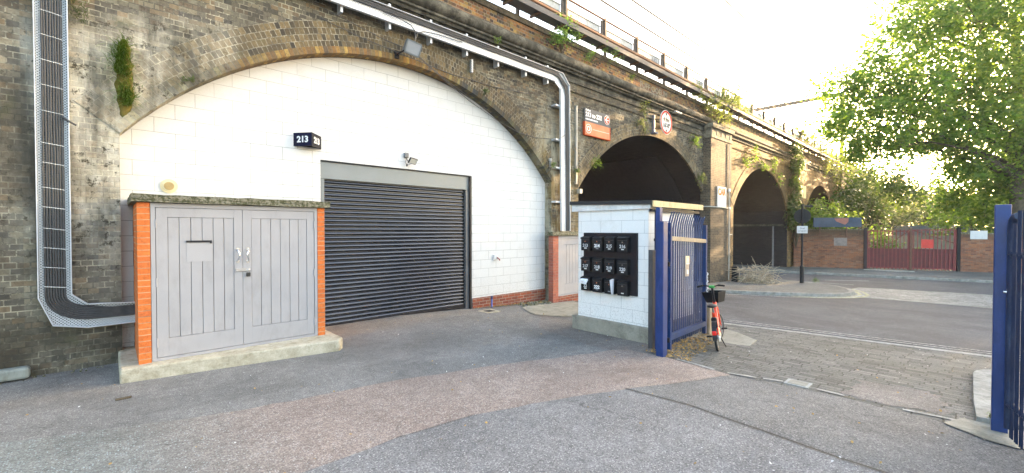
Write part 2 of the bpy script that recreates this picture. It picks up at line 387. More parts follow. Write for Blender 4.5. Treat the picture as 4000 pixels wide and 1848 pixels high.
M_LW = linemat('worn white road paint', (.5, .5, .48)); M_LY = linemat('worn yellow road paint', (.5, .46, .27))
M_LW2 = stonemat('pale channel stones', (.3, .29, .26), (.46, .45, .42), (.1, .1, .09), .6, 12, .3)

# ---- metals and paints
def perf(name, col, p=.022, metal=.6, rough=.45, dark=.12):
    m = MT(name); u, v, _ = m.sep(m.uv())
    def cell(ou, ov, su, sv):
        a = m.ma('SUBTRACT', m.ma('FRACT', m.ma('ADD', m.ma('DIVIDE', u, p), ou)), .5); b = m.ma('SUBTRACT', m.ma('FRACT', m.ma('ADD', m.ma('DIVIDE', v, p), ov)), .5)
        a = m.ma('POWER', m.ma('MULTIPLY', a, su), 2.); b = m.ma('POWER', m.ma('MULTIPLY', b, sv), 2.)
        return m.ma('LESS_THAN', m.ma('ADD', a, b), .05)
    h = m.ma('MAXIMUM', cell(0., 0., 1.3, .8), cell(.5, .5, .8, 1.3))
    c = m.mix(m.ramp(m.noise(8, det=5), [(.3, 0), (.7, 1)]), tuple(q*.85 for q in col), col)
    return m.fin(m.mix(h, c, (dark*.4, dark*.4, dark*.4)), rough, metal)
M_TRAY = perf('perforated galvanised steel', (.50, .54, .57), p=.03, metal=.1, dark=.05)
M_TRAY2 = perf('bright perforated steel', (.66, .67, .68), p=.05, metal=.05, dark=.9)
M_GALV = paint('galvanised steel', (.55, .57, .60), .45, .3, .12)
M_CABLE = paint('dusty black cable', (.045, .045, .047), .5, var=.3, sc=30)
M_TIE = paint('white cable tie', (.7, .7, .68), .5)
M_GREYP = paint('grey gloss door paint', (.335, .328, .338), .6, var=.05, sc=3, dirt=(.24, .23, .225), dirt_amt=.35, spec=.15)
M_GREYG = paint('dark joint line', (.03, .03, .032), .9)
M_STEEL = paint('polished steel', (.75, .75, .76), .18, .95, .08)
M_PADL = paint('dark padlock', (.03, .03, .03), .35, .3)
M_PATCH = paint('lighter grey painted patch', (.335, .328, .34), .5, var=.02)
M_SHUT = paint('dark navy shutter paint', (.09, .094, .105), .22, .9, .06)
M_SHBOX = paint('grey shutter box', (.165, .185, .195), .42, .25, .10, sc=3)
M_SHG = paint('dark grey guide rail', (.13, .135, .145), .4, .2)
M_BLACK = paint('matt black', (.012, .012, .014), .55, dirt=(.04, .038, .036), dirt_amt=.3, spec=.3)
M_BLACKG = paint('satin black paint', (.012, .012, .016), .45, spec=.3)
M_ROOF = paint('dark roofing felt', (.025, .025, .027), .8)
M_WOODF = paint('golden brown timber fascia', (.45, .36, .20), .5, var=.2, dirt=(.2, .13, .05), dirt_amt=.5)  # golden brown with random darker blotches
M_SIGNB = paint('dark blue sign face', (.014, .014, .035), .8, spec=.05)
M_SIGNG = paint('grey sign side', (.035, .035, .04), .8, spec=.05)
M_LETW = paint('white lettering', (.8, .8, .8), .5, var=.03)
M_CREAM = paint('cream plastic', (.62, .55, .34), .5, var=.05); M_TAN = paint('tan louvre', (.42, .31, .14), .6)
M_GLASS = paint('lamp glass', (.3, .32, .34), .12, .0, .1, spec=.8); M_LAMPG = paint('grey lamp body', (.2, .2, .2), .45, .3)
M_RUST = paint('rusty steel', (.13, .065, .045), .85, var=.4, sc=14, dirt=(.22, .12, .05), dirt_amt=.7)
M_POSTS = paint('weathered railing post', (.13, .10, .08), .85, var=.35, sc=10)
M_GRP = paint('pale trough panel', (.42, .43, .42), .7, dirt=(.22, .23, .22), dirt_amt=.7)
M_GRAT = paint('walkway soffit', (.10, .098, .10), .8)
M_PIPEW = paint('dirty white conduit', (.42, .40, .35), .6, dirt=(.2, .18, .12), dirt_amt=.7)
def bluemat():
    m = MT('chipped blue gate paint'); p = m.pos()
    c = m.mix(m.ramp(m.noise(4, det=5), [(.3, 0), (.7, 1)]), (.005, .025, .09), (.010, .044, .16))
    ch = m.ramp(m.noise(24, det=6, rough=.72, vec=m.mp(p, (1, 1, .3))), [(.655, 0), (.67, 1)], 'LINEAR')
    c = m.mix(ch, c, (.42, .46, .55)); return m.fin(c, .35, spec=.6)
M_BLUE = bluemat()
M_BLUE2 = paint('dark blue gate paint', (.007, .020, .06), .45, dirt=(.06, .08, .13), dirt_amt=.5)
M_BLUE2S = paint('bright blue gate paint', (.007, .030, .135), .42, dirt=(.05, .08, .3), dirt_amt=.3)
M_SUNRAIL = paint('blue rail painted sunlit gold', (.30, .25, .18), .4, dirt=(.05, .06, .12), dirt_amt=.4)  # sunlight on the blue gate's top rail put into its colour
M_RED = paint('faded red gate paint', (.20, .035, .035), .6, var=.25, dirt=(.14, .05, .04), dirt_amt=.6)
M_REDS = paint('red steel sheet', (.11, .018, .02), .6, var=.3, dirt=(.10, .035, .03), dirt_amt=.6)
M_REDL = paint('bright red box', (.55, .04, .03), .4)
M_WSIGN = paint('white sign plate', (.62, .61, .59), .85, var=.03, dirt=(.4, .4, .38), dirt_amt=.3, spec=.05)
M_REDR = paint('red sign border', (.50, .04, .025), .85, var=.05, spec=.05)
M_ORANGE = paint('orange sign panel', (.62, .26, .14), .85, var=.2, sc=4, spec=.05)
M_ORANGE2 = paint('deeper orange print', (.5, .09, .035), .85, spec=.05)
M_SGREY = paint('grey sign panel', (.15, .146, .142), .85, var=.05, spec=.05)
M_PAPER = paint('paper', (.78, .8, .86), .7, var=.04)
M_BIKER = paint('orange red bicycle paint', (.75, .07, .03), .3, var=.04); M_BIKEW = paint('white bicycle trim', (.7, .7, .68), .35)
M_GREEN = paint('green plastic', (.02, .35, .07), .4); M_RUB = paint('tyre rubber', (.02, .02, .02), .8)
M_TLAMP = paint('red reflector', (.8, .02, .015), .2)
M_HOARD = paint('faded blue hoarding', (.04, .06, .10), .6, var=.35, sc=3); M_HPATCH = paint('pink peeled patch', (.33, .13, .10), .7, var=.2)
M_TWIG = paint('dry twigs', (.42, .35, .25), .9, var=.4, sc=12)
M_BARK = stonemat('bark', (.07, .055, .038), (.16, .13, .09))
M_STANDP = paint('blue standpipe', (.05, .12, .45), .5)
M_COVER = stonemat('drain cover', (.3, .3, .28), (.42, .42, .39), None, .5, 6, .2)
M_DRYL = paint('dry brown leaves', (.38, .24, .08), .9, var=.5, sc=25)

def leafmat(name, a, b, tr=.45, c2=None):
    m = MT(name); g = m.n('ShaderNodeNewGeometry'); r = g.outputs['Random Per Island']
    st = [(0, a), (1, b)] if c2 is None else [(0, a), (.6, b), (1, c2)]
    c = m.ramp(r, st)
    c = m.mix(m.ramp(m.noise(.6, det=3), [(.35, 0), (.65, .35)]), c, tuple(q*.7 for q in a))
    m.fin(c, .5, spec=.35)
    t = m.n('ShaderNodeBsdfTranslucent'); tc = m.mix(1., c, (1.5, 1.7, .7), 'MULTIPLY'); m.L(tc, t.inputs[0])
    mx = m.n('ShaderNodeMixShader'); mx.inputs[0].default_value = tr
    m.nt.links.new(m.b.outputs[0], mx.inputs[1]); m.nt.links.new(t.outputs[0], mx.inputs[2]); m.nt.links.new(mx.outputs[0], m.out.inputs[0])
    return m.m
M_LEAF = leafmat('plane tree leaf', (.09, .15, .035), (.18, .26, .06), .58, (.32, .36, .08))
M_IVY = leafmat('ivy leaf', (.04, .075, .02), (.10, .14, .035), .35)
M_IVYL = leafmat('bright shrub leaf', (.09, .15, .03), (.2, .26, .06), .45)
M_BUD = leafmat('buddleia leaf', (.08, .15, .05), (.2, .3, .09), .4)
M_WIL = leafmat('grey green leaf', (.10, .12, .055), (.19, .21, .09), .45)
M_GRASS = leafmat('grass blade', (.06, .12, .015), (.16, .23, .04), .3)
M_MOSS = stonemat('moss and earth', (.07, .08, .015), (.2, .15, .04))
# ------------------------------------------------------------------ ground sheets (all follow the gentle fall gz(x))
def sheet(name, poly, mat, lift, label=None, kind='structure', thick=0):
    bm = bmesh.new(); vs = [bm.verts.new((x, y, 0)) for x, y in poly]; f = bm.faces.new(vs)
    bmesh.ops.triangulate(bm, faces=[f])
    for xc in (4, 19):
        bmesh.ops.bisect_plane(bm, geom=bm.verts[:]+bm.edges[:]+bm.faces[:], plane_co=(xc, 0, 0), plane_no=(1, 0, 0))
    if thick:
        ex = bmesh.ops.extrude_face_region(bm, geom=bm.faces[:])
        for v in [g for g in ex['geom'] if isinstance(g, bmesh.types.BMVert)]: v.co.z = thick
    for v in bm.verts: v.co.z += gz(v.co.x)+lift
    mb = MB(); mb.bm(bm)
    o = mb.build(name, mat)
    # a floor seen from above keeps uv = (y, x) so that courses run along y
    return tag(o, label, None, None, kind)

def swap_uv(o):
    d = o.data.uv_layers[0].data; a = np.zeros(len(d)*2, dtype=np.float32); d.foreach_get('uv', a)
    a = a.reshape(-1, 2)[:, ::-1].copy(); d.foreach_set('uv', a.ravel())

def ribbon(name, pts, wd, mat, lift, kind='structure'):
    mb = MB(); L = []; Rr = []
    pts = [Vector((p[0], p[1], 0)) for p in pts]
    # densify
    q = [pts[0]]
    for a, b in zip(pts, pts[1:]):
        n = max(1, int((b-a).length/.5)); q += [a+(b-a)*(i/n) for i in range(1, n+1)]
    for i, p in enumerate(q):
        t = (q[min(i+1, len(q)-1)]-q[max(i-1, 0)]).normalized(); nn = Vector((-t.y, t.x, 0))*wd/2
        for l, s in ((L, nn), (Rr, -nn)): v = p+s; l.append((v.x, v.y, gz(v.x)+lift))
    n = len(q); mb.add(L+Rr, [(i, i+1, n+i+1, n+i) for i in range(n-1)])
    return tag(mb.build(name, mat), kind=kind)

def arc(cx, cy, r, a0, a1, n=10): return [(cx+r*math.cos(R(a0+(a1-a0)*i/n)), cy+r*math.sin(R(a0+(a1-a0)*i/n))) for i in range(n+1)]

sheet('ground', [(-90, -110), (190, -110), (190, 110), (-90, 110)], M_LAND, -.03)
GX = 5.38
def wob(pts, amp, step, seed):
    r = random.Random(seed); q = []
    for a, b in zip(pts, pts[1:]):
        a = Vector(a); b = Vector(b); n = max(1, int((b-a).length/step))
        for i in range(n): v = a+(b-a)*(i/n); q.append((v.x+r.uniform(-amp, amp), v.y+r.uniform(-amp, amp)))
    q.append(tuple(pts[-1])); return q
sheet('yard_tarmac', [(-14, -14), (GX, -14), (GX, 1.9), (5.4, 2.7), (9.15, 7.5), (-14, 7.5)], M_TAR, 0)
up = wob([(-2.5, 5.9), (-.63, 5.1), (.24, 4.76), (.72, 4.57), (1.28, 4.44), (2.14, 4.3), (2.74, 4.13), (3.4, 3.93), (4.12, 3.66), (4.75, 3.5), (5.1, 3.45)], .02, .18, 1)
up2 = wob([(5.1, 3.45), (5.15, 3.9), (5.4, 5.1), (6.1, 5.7), (6.5, 6.2)], .03, .25, 2)
lo = wob([(5.3, 1.9), (4.6, 2.12), (3.9, 2.4), (3.12, 2.74), (2.71, 2.88), (2.31, 3.0), (1.65, 3.08), (.93, 3.08), (-2.5, 3.2)], .012, .2, 3)
sheet('reddish_tarmac_strip', up+[(5.35, 3.3), (5.4, 2.72)]+lo, M_STRIP, .004)
sheet('brownish_tarmac', up2+[(6.4, 5.2), (6.0, 4.7), (5.97, 3.3), (5.5, 2.9), (5.35, 3.3)], M_RBR, .0045)
sheet('foreground_tarmac', wob([(-2.5, 3.2), (.93, 3.08), (1.65, 3.08), (2.31, 3.0), (2.71, 2.88), (3.12, 2.74), (3.86, 2.42)], .012, .2, 3)+wob([(3.86, 2.42), (3.93, 1.77), (3.86, 1.14), (3.8, .64), (3.8, .3), (3.7, -4)], .008, .3, 5)+[(-2.5, -4)], M_FORE, .0035)
sheet('dark_tarmac', wob([(3.9, 2.4), (3.97, 1.77), (3.9, 1.14), (3.84, .64), (3.84, .3), (3.75, -4)], .008, .3, 5)+[(5.36, -4)]+wob([(5.36, -1), (5.36, .2), (5.4, .8), (5.36, 1.3), (5.28, 1.88)], .02, .2, 6)+[(4.6, 2.1)], M_DARK, .0045)
ribbon('tarmac_joint', wob([(3.885, 2.42), (3.95, 1.77), (3.88, 1.14), (3.82, .64), (3.82, .3), (3.73, -4)], .006, .3, 5), .018, paint('bitumen joint', (.06, .057, .055), .7), .007)
sheet('concrete_pad', wob([(6.45, 6.35), (6.35, 6.05), (6.6, 5.6), (7.1, 5.3), (8.4, 5.1), (8.6, 6.9), (7.7, 6.95), (7.2, 7.0), (6.8, 6.9), (6.45, 6.35)], .02, .25, 8), M_CPAD, .012)
# entrance apron of setts
o = sheet('sett_apron', [(5.38, -9), (8.45, -9), (9.75, -3), (9.62, -.26), (8.82, 3.2), (8.9, 4.2), (7.3, 4.4), (6.3, 3.28), (5.42, 2.72), (5.30, 1.9), (5.4, .8), (5.38, .2)], M_SETT, .003); swap_uv(o)
sheet('concrete_patch', wob([(5.56, .9), (6.3, .85), (6.45, .25), (5.7, .12), (5.5, .55), (5.56, .9)], .05, .08, 9), M_RBR, .006)
for a_, b_ in (((5.42, 2.62), (5.33, 2.1)), ((5.32, 1.95), (5.40, 1.66)), ((5.43, 1.60), (5.5, 1.42)), ((5.5, 1.1), (5.48, .86)), ((5.46, .42), (5.5, .05))):
    ribbon('threshold_stone', wob([a_, b_], .008, .1, 10), .05, M_LW2, .0105)
ribbon('channel_stones', [(8.60, 4.1), (8.78, 3.2), (9.05, 2), (9.42, -.26), (9.55, -3)], .15, M_LW2, .009)
# road 1
road1 = [(8.8, 3.2), (9.62, -.26), (9.75, -3), (9.9, -60), (19.0, -60), (18.6, -9), (18.24, -.46), (18.0, 2.95), (17.4, 2.95), (15.9, 4.0), (14.5, 5.85), (14.0, 7.1), (14.0, 40), (9.2, 40), (9.2, 7.1), (8.8, 4.2)]
sheet('road', road1, M_ROAD, .0)
sheet('far_road', [(21.3, 2.96), (22.2, -.55), (22.5, -9), (23, -60), (29.5, -60), (28.0, -9), (27.2, -.67), (26.4, 3), (25.7, 6.8), (25.5, 40), (21.0, 40), (21.0, 7.1), (20.8, 4.6), (20.0, 3.1)], M_ROAD, .001)
o = sheet('median_setts', [(17.9, 3.05), (18.24, -.46), (18.6, -9), (19, -60), (23, -60), (22.5, -9), (22.2, -.55), (21.3, 2.96), (20.0, 3.15), (19.2, 2.95)], M_SETP, .004); swap_uv(o)
isl = [(14.0, 20), (14.0, 7.1), (14.15, 6.5), (14.5, 5.85), (15.2, 4.85), (15.9, 4.0), (16.6, 3.35), (17.4, 2.92), (18.0, 2.78), (18.8, 2.78), (19.6, 3.0), (20.3, 3.5), (20.75, 4.3), (20.95, 5.2), (21.0, 7.1), (21.0, 20)]
sheet('island_pavement', isl, M_PAVE, .0, thick=.10)
def kerb(name, pts, wd, h, mat=M_KERB, lift=0):
    mb = MB(); pts = [Vector((p[0], p[1], 0)) for p in pts]; n = len(pts); vs = []
    for i, p in enumerate(pts):
        t = (pts[min(i+1, n-1)]-pts[max(i-1, 0)]).normalized(); nn = Vector((-t.y, t.x, 0))*wd/2
        for s in (nn, -nn):
            for z in (-.1, h): v = p+s; vs.append((v.x, v.y, gz(v.x)+z+lift))
    fs = []
    for i in range(n-1):
        a = i*4; b = a+4
        fs += [(a+1, a+3, b+3, b+1), (a, a+1, b+1, b), (a+3, a+2, b+2, b+3)]
    fs += [(0, 2, 3, 1), (4*n-4, 4*n-3, 4*n-1, 4*n-2)]
    mb.add(vs, fs); return tag(mb.build(name, mat, bevel=.012), kind='structure')
kerb('island_kerb', isl[1:-1], .14, .108)
for k, dd in enumerate((.22, .42)):
    pl = []
    P0 = [Vector((a, b, 0)) for a, b in isl]
    for i in range(2 if k else 2, len(P0)-3):
        t = (P0[i+1]-P0[i-1]).normalized(); nn = Vector((t.y, -t.x, 0)); v = P0[i]+nn*dd*(1 if True else -1); pl.append((v.x, v.y))
    c = sum((v.x for v in P0[2:-2]))/len(P0[2:-2])
    ribbon('yellow_road_line', [(x, y) for x, y in pl][3:], .11, M_LY, .012)
ribbon('white_road_line', [(13.3, 7.0), (14.1, 5.6), (15.6, 3.7), (17.3, 2.6), (18.6, 2.45)], .1, M_LW, .012)
ribbon('white_road_line', [(17.75, 2.5), (18.05, -.46), (18.4, -9)], .08, M_LW, .012)
ribbon('white_road_line', [(9.22, 3.4), (9.45, 2.2), (9.85, -.26), (9.95, -3)], .035, M_LW, .0125)
ribbon('white_road_line', [(9.02, 3.4), (9.26, 2.2), (9.66, -.26), (9.78, -3)], .035, M_LW, .0125)
ribbon('white_road_line', [(21.6, 7.5), (21.8, 5), (22.0, 3.2)], .1, M_LW, .012)
ribbon('white_road_line', [(23.2, 4.4), (24.2, 3.0)], .12, M_LW, .0125)
sheet('far_pavement', [(25.55, 40), (25.7, 6.8), (26.4, 3), (27.2, -.67), (28, -9), (29.5, -60), (60, -60), (60, 7.1), (28.6, 7.1), (28.6, 40)], M_PAVE, .0, thick=.10)
kerb('far_kerb', [(25.55, 20), (25.7, 6.8), (26.4, 3), (27.2, -.67), (28, -9)], .14, .106)
# right-hand entrance kerb and footway
kerb('entrance_kerb', [(5.62, -.13), (6.2, -.115), (7.0, -.115), (7.7, -.115)]+arc(7.7, -.62, .5, 90, 20, 7)+[(8.5, -3), (8.6, -9)], .15, .055)
sheet('entrance_footway', [(5.65, -.2), (7.7, -.2)]+arc(7.7, -.62, .42, 90, 20, 6)+[(8.43, -3), (8.5, -9), (5.65, -9)], M_PAVE, .0, thick=.045)
sheet('gatepost_concrete', wob([(5.12, -.42), (5.1, -.1), (5.35, .12), (5.62, .05), (5.66, -.42), (5.12, -.42)], .035, .07, 12), M_CPAD, .014)

# ------------------------------------------------------------------ the viaduct
YF = 7.20; DEP = 10.0; RA = 5.16; ZC = -.41
ARCH = [(4.10, 4.00), (13.22, 4.04), (24.3, 4.1), (36.3, 4.1), (47.5, 4.1), (58.5, 4.1), (70, 4.1), (81, 4.1)]
XL, XR = -13.0, 95.0
def intr(x):
    for c, hw in ARCH:
        if abs(x-c) <= hw+1e-6: return ZC+math.sqrt(RA*RA-(x-c)**2)
    return None
via = thing('railway_viaduct', 'long sooty brick railway viaduct with a row of round arches, running away to the right', 'viaduct', (4.1, YF, 0))
def front(x0, x1, name, mat, y=YF, ztop=6.16):
    mb = MB(); xs = {x0, x1}; n = int((x1-x0)/.25)
    for i in range(n+1): xs.add(x0+(x1-x0)*i/n)
    for c, hw in ARCH:
        for e in (c-hw, c+hw):
            if x0 <= e <= x1: xs.add(e)
    xs = sorted(xs)
    def low(x, side):
        for c, hw in ARCH:
            if abs(x-c) < hw-1e-4 or (abs(x-(c-hw)) < 1e-4 and side > 0) or (abs(x-(c+hw)) < 1e-4 and side < 0): return ZC+math.sqrt(RA*RA-(x-c)**2)
        return gz(x)-.15
    for a, b in zip(xs, xs[1:]):
        if b-a < 1e-5: continue
        mb.add([(a, y, low(a, 1)), (b, y, low(b, -1)), (b, y, ztop), (a, y, ztop)], [(0, 1, 2, 3)])
    return mb.build(name, mat, via, fix=False)
f_ = front(XL, 19.13, 'brick_face', M_VIA)
f_['label'] = 'dark sooty brick face with lime streaks'
f2_ = front(19.13, XR, 'brick_face', M_FAR); f2_['label'] = 'brick face of the far arches with sunlit orange painted in'
# body behind the face (top, back, ends), vaults and tunnel walls
mb = MB(); mb.add([(XL, YF, 6.16), (XR, YF, 6.16), (XR, YF+DEP, 6.16), (XL, YF+DEP, 6.16)], [(0, 1, 2, 3)])
mb.add([(XL, YF, -1), (XL, YF+DEP, -1), (XL, YF+DEP, 6.16), (XL, YF, 6.16)], [(0, 1, 2, 3)])
mb.build('deck', M_CORN, via, fix=False)
for i, (c, hw) in enumerate(ARCH):
    mb = MB(); n = 28; pr = []
    d1 = DEP if i else .6
    for k in range(n+1): x = c-hw+2*hw*k/n; pr.append((x, ZC+math.sqrt(RA*RA-(x-c)**2)))
    s = 0; A = [(c-hw, gz(c-hw)-.2)]+pr+[(c+hw, gz(c+hw)-.2)]
    for (xa, za), (xb, zb) in zip(A, A[1:]):
        l = math.hypot(xb-xa, zb-za)
        mb.add([(xa, YF, za), (xb, YF, zb), (xb, YF+d1, zb), (xa, YF+d1, za)], [(0, 1, 2, 3)], uvs=[[(0, s), (0, s+l), (d1, s+l), (d1, s)]]); s += l
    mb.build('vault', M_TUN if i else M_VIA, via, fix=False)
    if i and i < 6:   # springing ledge inside the tunnel, on the side wall that can be seen
        m2 = MB(); m2.box(c+hw-.09, c+hw+.02, YF+.15, YF+DEP, 1.86, 1.98); m2.build('springing_ledge', M_CORN, via)
    # ring of voussoirs, one course of edge bricks and four above it
    def ring(r0, r1, y0, y1, name, mat):
        m = MB(); a0 = math.asin(hw/RA); nn = 40; vs = []; fs = []; uv = []
        for k in range(nn+1):
            a = -a0+2*a0*k/nn
            for r in (r0, r1):
                for y in (y0, y1): vs.append((c+r*math.sin(a), y, ZC+r*math.cos(a)))
        for k in range(nn):
            p = k*4; q = p+4; ua = k*2*a0/nn*RA; ub = (k+1)*2*a0/nn*RA
            fs += [(p, q, q+2, p+2), (p, p+1, q+1, q), (p+2, q+2, q+3, p+3)]
            uv += [[(ua, 0), (ub, 0), (ub, r1-r0), (ua, r1-r0)], [(ua, 0), (ua, y1-y0), (ub, y1-y0), (ub, 0)], [(ua, 0), (ub, 0), (ub, .05), (ua, .05)]]
        m.add(vs, fs, uv); m.build(name, mat, via)
    if i == 0:
        ring(RA-.006, RA+.10, YF-.022, YF+.2, 'edge_course', M_SOFF); ring(RA+.10, RA+.50, YF-.010, YF+.05, 'arch_ring', M_RING)
    elif i < 5:
        ring(RA-.02, RA+.40, YF-.014, YF+.05, 'arch_ring', M_RING if i < 2 else M_FAR)
# cornice: ledge, half-round roll, string course
def along(name, poly, x0, x1, mat): mb = MB(); mb.prism([(YF+a, b) for a, b in poly], 'x', x0, x1); return mb.build(name, mat, via)
def roll(r, yc, zc, x0, x1, name):
    mb = MB(); n = 26
    xs = [x0+(x1-x0)*i/n for i in range(n+1)]
    mb.tube([(x, YF+yc+random.uniform(-.006, .006), zc+random.uniform(-.006, .006)) for x in xs], r, 14); return mb.build(name, M_CORN, via)
along('string_course', [(.05, 5.50), (-.05, 5.50), (-.06, 5.56), (-.03, 5.58), (-.04, 5.66), (-.08, 5.68), (.05, 5.68)], XL, 19.3, M_CORN)
along('cornice_ledge', [(.05, 5.70), (-.10, 5.70), (-.12, 5.745), (-.17, 5.76), (-.17, 5.80), (.05, 5.82)], XL, 19.6, M_CORN)
roll(.125, -.13, 5.93, XL, 19.9, 'cornice_roll')
along('string_course', [(.05, 5.62), (-.05, 5.62), (-.06, 5.70), (-.14, 5.76), (-.14, 5.84), (.05, 5.86)], 19.3, XR, M_CORN)
roll(.07, -.1, 5.93, 19.9, XR, 'cornice_roll')
along('string_band', [(.05, 5.27), (-.035, 5.27), (-.045, 5.31), (-.02, 5.33), (-.02, 5.5), (.05, 5.5)], 8.75, 17.1, M_VIA)
along('string_band', [(.05, 5.24), (-.03, 5.24), (-.045, 5.28), (.05, 5.30)], 19.1, XR, M_FAR)
along('parapet', [(.3, 6.05), (.01, 6.05), (.01, 6.46), (.3, 6.46)], XL, XR, M_PAR)
along('parapet_coping', [(.35, 6.46), (-.03, 6.46), (-.045, 6.52), (-.02, 6.60), (.35, 6.61)], XL, XR, M_COPE)
for x in (17.02, 29.6, 41.5, 52.6, 64):
    mb = MB(); mb.box(x, x+2.1 if x < 20 else x+1.7, 6.9, YF+.1, gz(x)-.2, 5.3)
    mb.build('pilaster', M_PIL if x < 20 else M_FAR, via)
    w_ = 2.1 if x < 20 else 1.7
    mb = MB(); mb.box(x-.03, x+w_+.03, 6.87, YF+.1, 5.24, 5.36)
    for k in range(5): a = x+.05+k*(w_-.3)/4; mb.box(a, a+.2, 6.878, YF, 5.36, 5.62)
    mb.box(x-.01, x+w_+.01, 6.89, YF+.1, 5.36, 5.62); mb.box(x-.06, x+w_+.06, 6.80, YF+.1, 5.62, 5.78)
    mb.build('pilaster_cap', M_CAP, via, bevel=.01)
# graffiti on the parapet
M_GRAF = paint('faded white graffiti', (.30, .26, .20), .9, spec=.05); M_GRAFD = paint('grey graffiti', (.2, .2, .22), .7)
text_mb('FUFF OOELIM', .26, (13.2, YF+.006, 6.27), (1, 0, 0), (0, 0, 1), M_GRAF, via, 'graffiti', .004, depth=.001, sx=1.15)

# walkway and railing on top
wk = thing('walkway_railing', 'rusty steel walkway and post railing along the top of the viaduct parapet', 'railing', (8.68, YF, 6.6))
mb = MB(); mb.box(-6, 62, 6.87, 7.17, 6.72, 6.755); mb.build('walkway_deck', M_GRAT, wk)
mb = MB(); mb.box(-6, 62, 6.845, 6.868, 6.69, 6.82); mb.build('edge_angle', M_GRAT, wk)
P0 = 8.68-1.737*8
for i in range(39):
    x = P0+1.737*i; mb = MB(); mb.box(x-.035, x+.035, 7.19, 7.26, 6.58, 7.70); mb.box(x-.13, x-.04, 7.24, 7.29, 6.95, 7.62)
    mb.build('post', M_POSTS, wk)
for i in range(77):
    x = P0+.868*i+.4; mb = MB(); mb.box(x-.02, x+.02, 6.87, 7.2, 6.66, 6.72); mb.box(x-.012, x+.012, 7.19, 7.21, 6.755, 7.12); mb.build('bracket', M_RUST, wk)
mb = MB(); mb.tube([(-6, 7.215, 7.64), (62, 7.215, 7.64)], .028, 8); mb.build('handrail', M_RUST, wk)
mb = MB(); mb.tube([(-6, 7.205, 7.13), (62, 7.205, 7.13)], .045, 8); mb.build('lower_rail', M_RUST, wk)
mb = MB(); mb.tube([(-6, 6.86, 6.93), (62, 6.86, 6.93)], .01, 6); mb.build('toe_wire', M_POSTS, wk)
for i in range(38):
    x = P0+1.737*i; mb = MB(); mb.box(x+.05, x+1.737-.14, 7.30, 7.33, 7.18, 7.44); mb.box(x+.05, x+1.737-.14, 7.28, 7.30, 7.44, 7.47); pp = mb.build('trough_panel', M_GRP, wk)
text_mb('ELQS-AKU', .22, (13.1, 7.296, 7.31), (1, 0, 0), (0, 0, 1), M_GRAFD, wk, 'graffiti', .006, depth=.001, sx=1.1)
text_mb('FUCS', .2, (16.9, 7.296, 7.31), (1, 0, 0), (0, 0, 1), M_GRAFD, wk, 'graffiti', .004, depth=.001, sx=1.2)
# ------------------------------------------------------------------ white infill wall with roller shutter
YW = 7.42
iw = thing('infill_wall', 'white painted blockwork wall filling the big arch, grey joints showing', 'wall', (4.1, YW, 0))
mb = MB(); c, hw = ARCH[0]; xs = sorted(set([.1+i*.2 for i in range(41)]+[2.57, 5.75, 8.1]))
def wtop(x): return ZC+math.sqrt(RA*RA-min(abs(x-c), hw)**2)-.012
for a, b in zip(xs, xs[1:]):
    lo_ = 2.82 if (a >= 2.569 and b <= 5.751) else -.25
    mb.add([(a, YW, lo_), (b, YW, lo_), (b, YW, wtop(b)), (a, YW, wtop(a))], [(0, 1, 2, 3)])
mb.box(2.57, 2.575, YW+.001, YW+.3, -.25, 2.82); mb.box(5.745, 5.75, YW+.001, YW+.3, -.25, 2.82); mb.box(2.57, 5.75, YW+.001, YW+.3, 2.815, 2.82)
mb.build('wall', M_WHITE, iw, fix=False)
mb = MB(); mb.box(.1, 8.1, YW+.28, YW+.30, -.2, 4.7); mb.build('backing', M_BLACKG, iw)
mb = MB(); mb.box(5.76, 8.1, YW-.028, YW+.01, -.35, .15); o = mb.build('brick_plinth', M_REDB, iw); o['label'] = 'low red brick plinth'

sh = thing('roller_shutter', 'closed dark navy corrugated roller shutter with a grey box across its top', 'shutter', (4.16, YW, 0))
mb = MB(); mb.bbox(2.575, 5.70, YW+.035, YW+.27, 2.51, 2.80, .006); mb.build('shutter_box', M_SHBOX, sh)
mb = MB(); mb.box(2.58, 2.65, YW+.045, YW+.2, -.07, 2.508); mb.box(2.60, 2.606, YW+.04, YW+.046, -.07, 2.508); mb.build('guide_rail', M_SHBOX, sh)
mb = MB(); mb.box(5.615, 5.69, YW+.03, YW+.2, -.11, 2.508); mb.build('guide_rail', M_SHG, sh)
mb = MB(); mb.box(5.692, 5.742, YW-.012, YW+.2, -.12, 2.80); mb.box(2.575, 5.745, YW-.002, YW+.03, 2.803, 2.818); mb.build('trim', M_BLACKG, sh)
prof = []; z = 2.508; PT = .0735; r_ = random.Random(3)
while z > .03:
    prof += [(YW+.100, z), (YW+.100, z-.010)]
    for k in range(0, 9): a = math.pi*k/8; prof.append((YW+.096-.020*math.sin(a), z-.012-(PT-.014)*k/8))
    z -= PT
mb = MB(); mb.prism(prof, 'x', 2.652, 5.614, closed=False); o = mb.build('curtain', M_SHUT, sh, fix=False)
mb = MB(); mb.bbox(2.652, 5.614, YW+.07, YW+.12, -.095, .028, .006); mb.build('bottom_bar', M_BLACKG, sh)

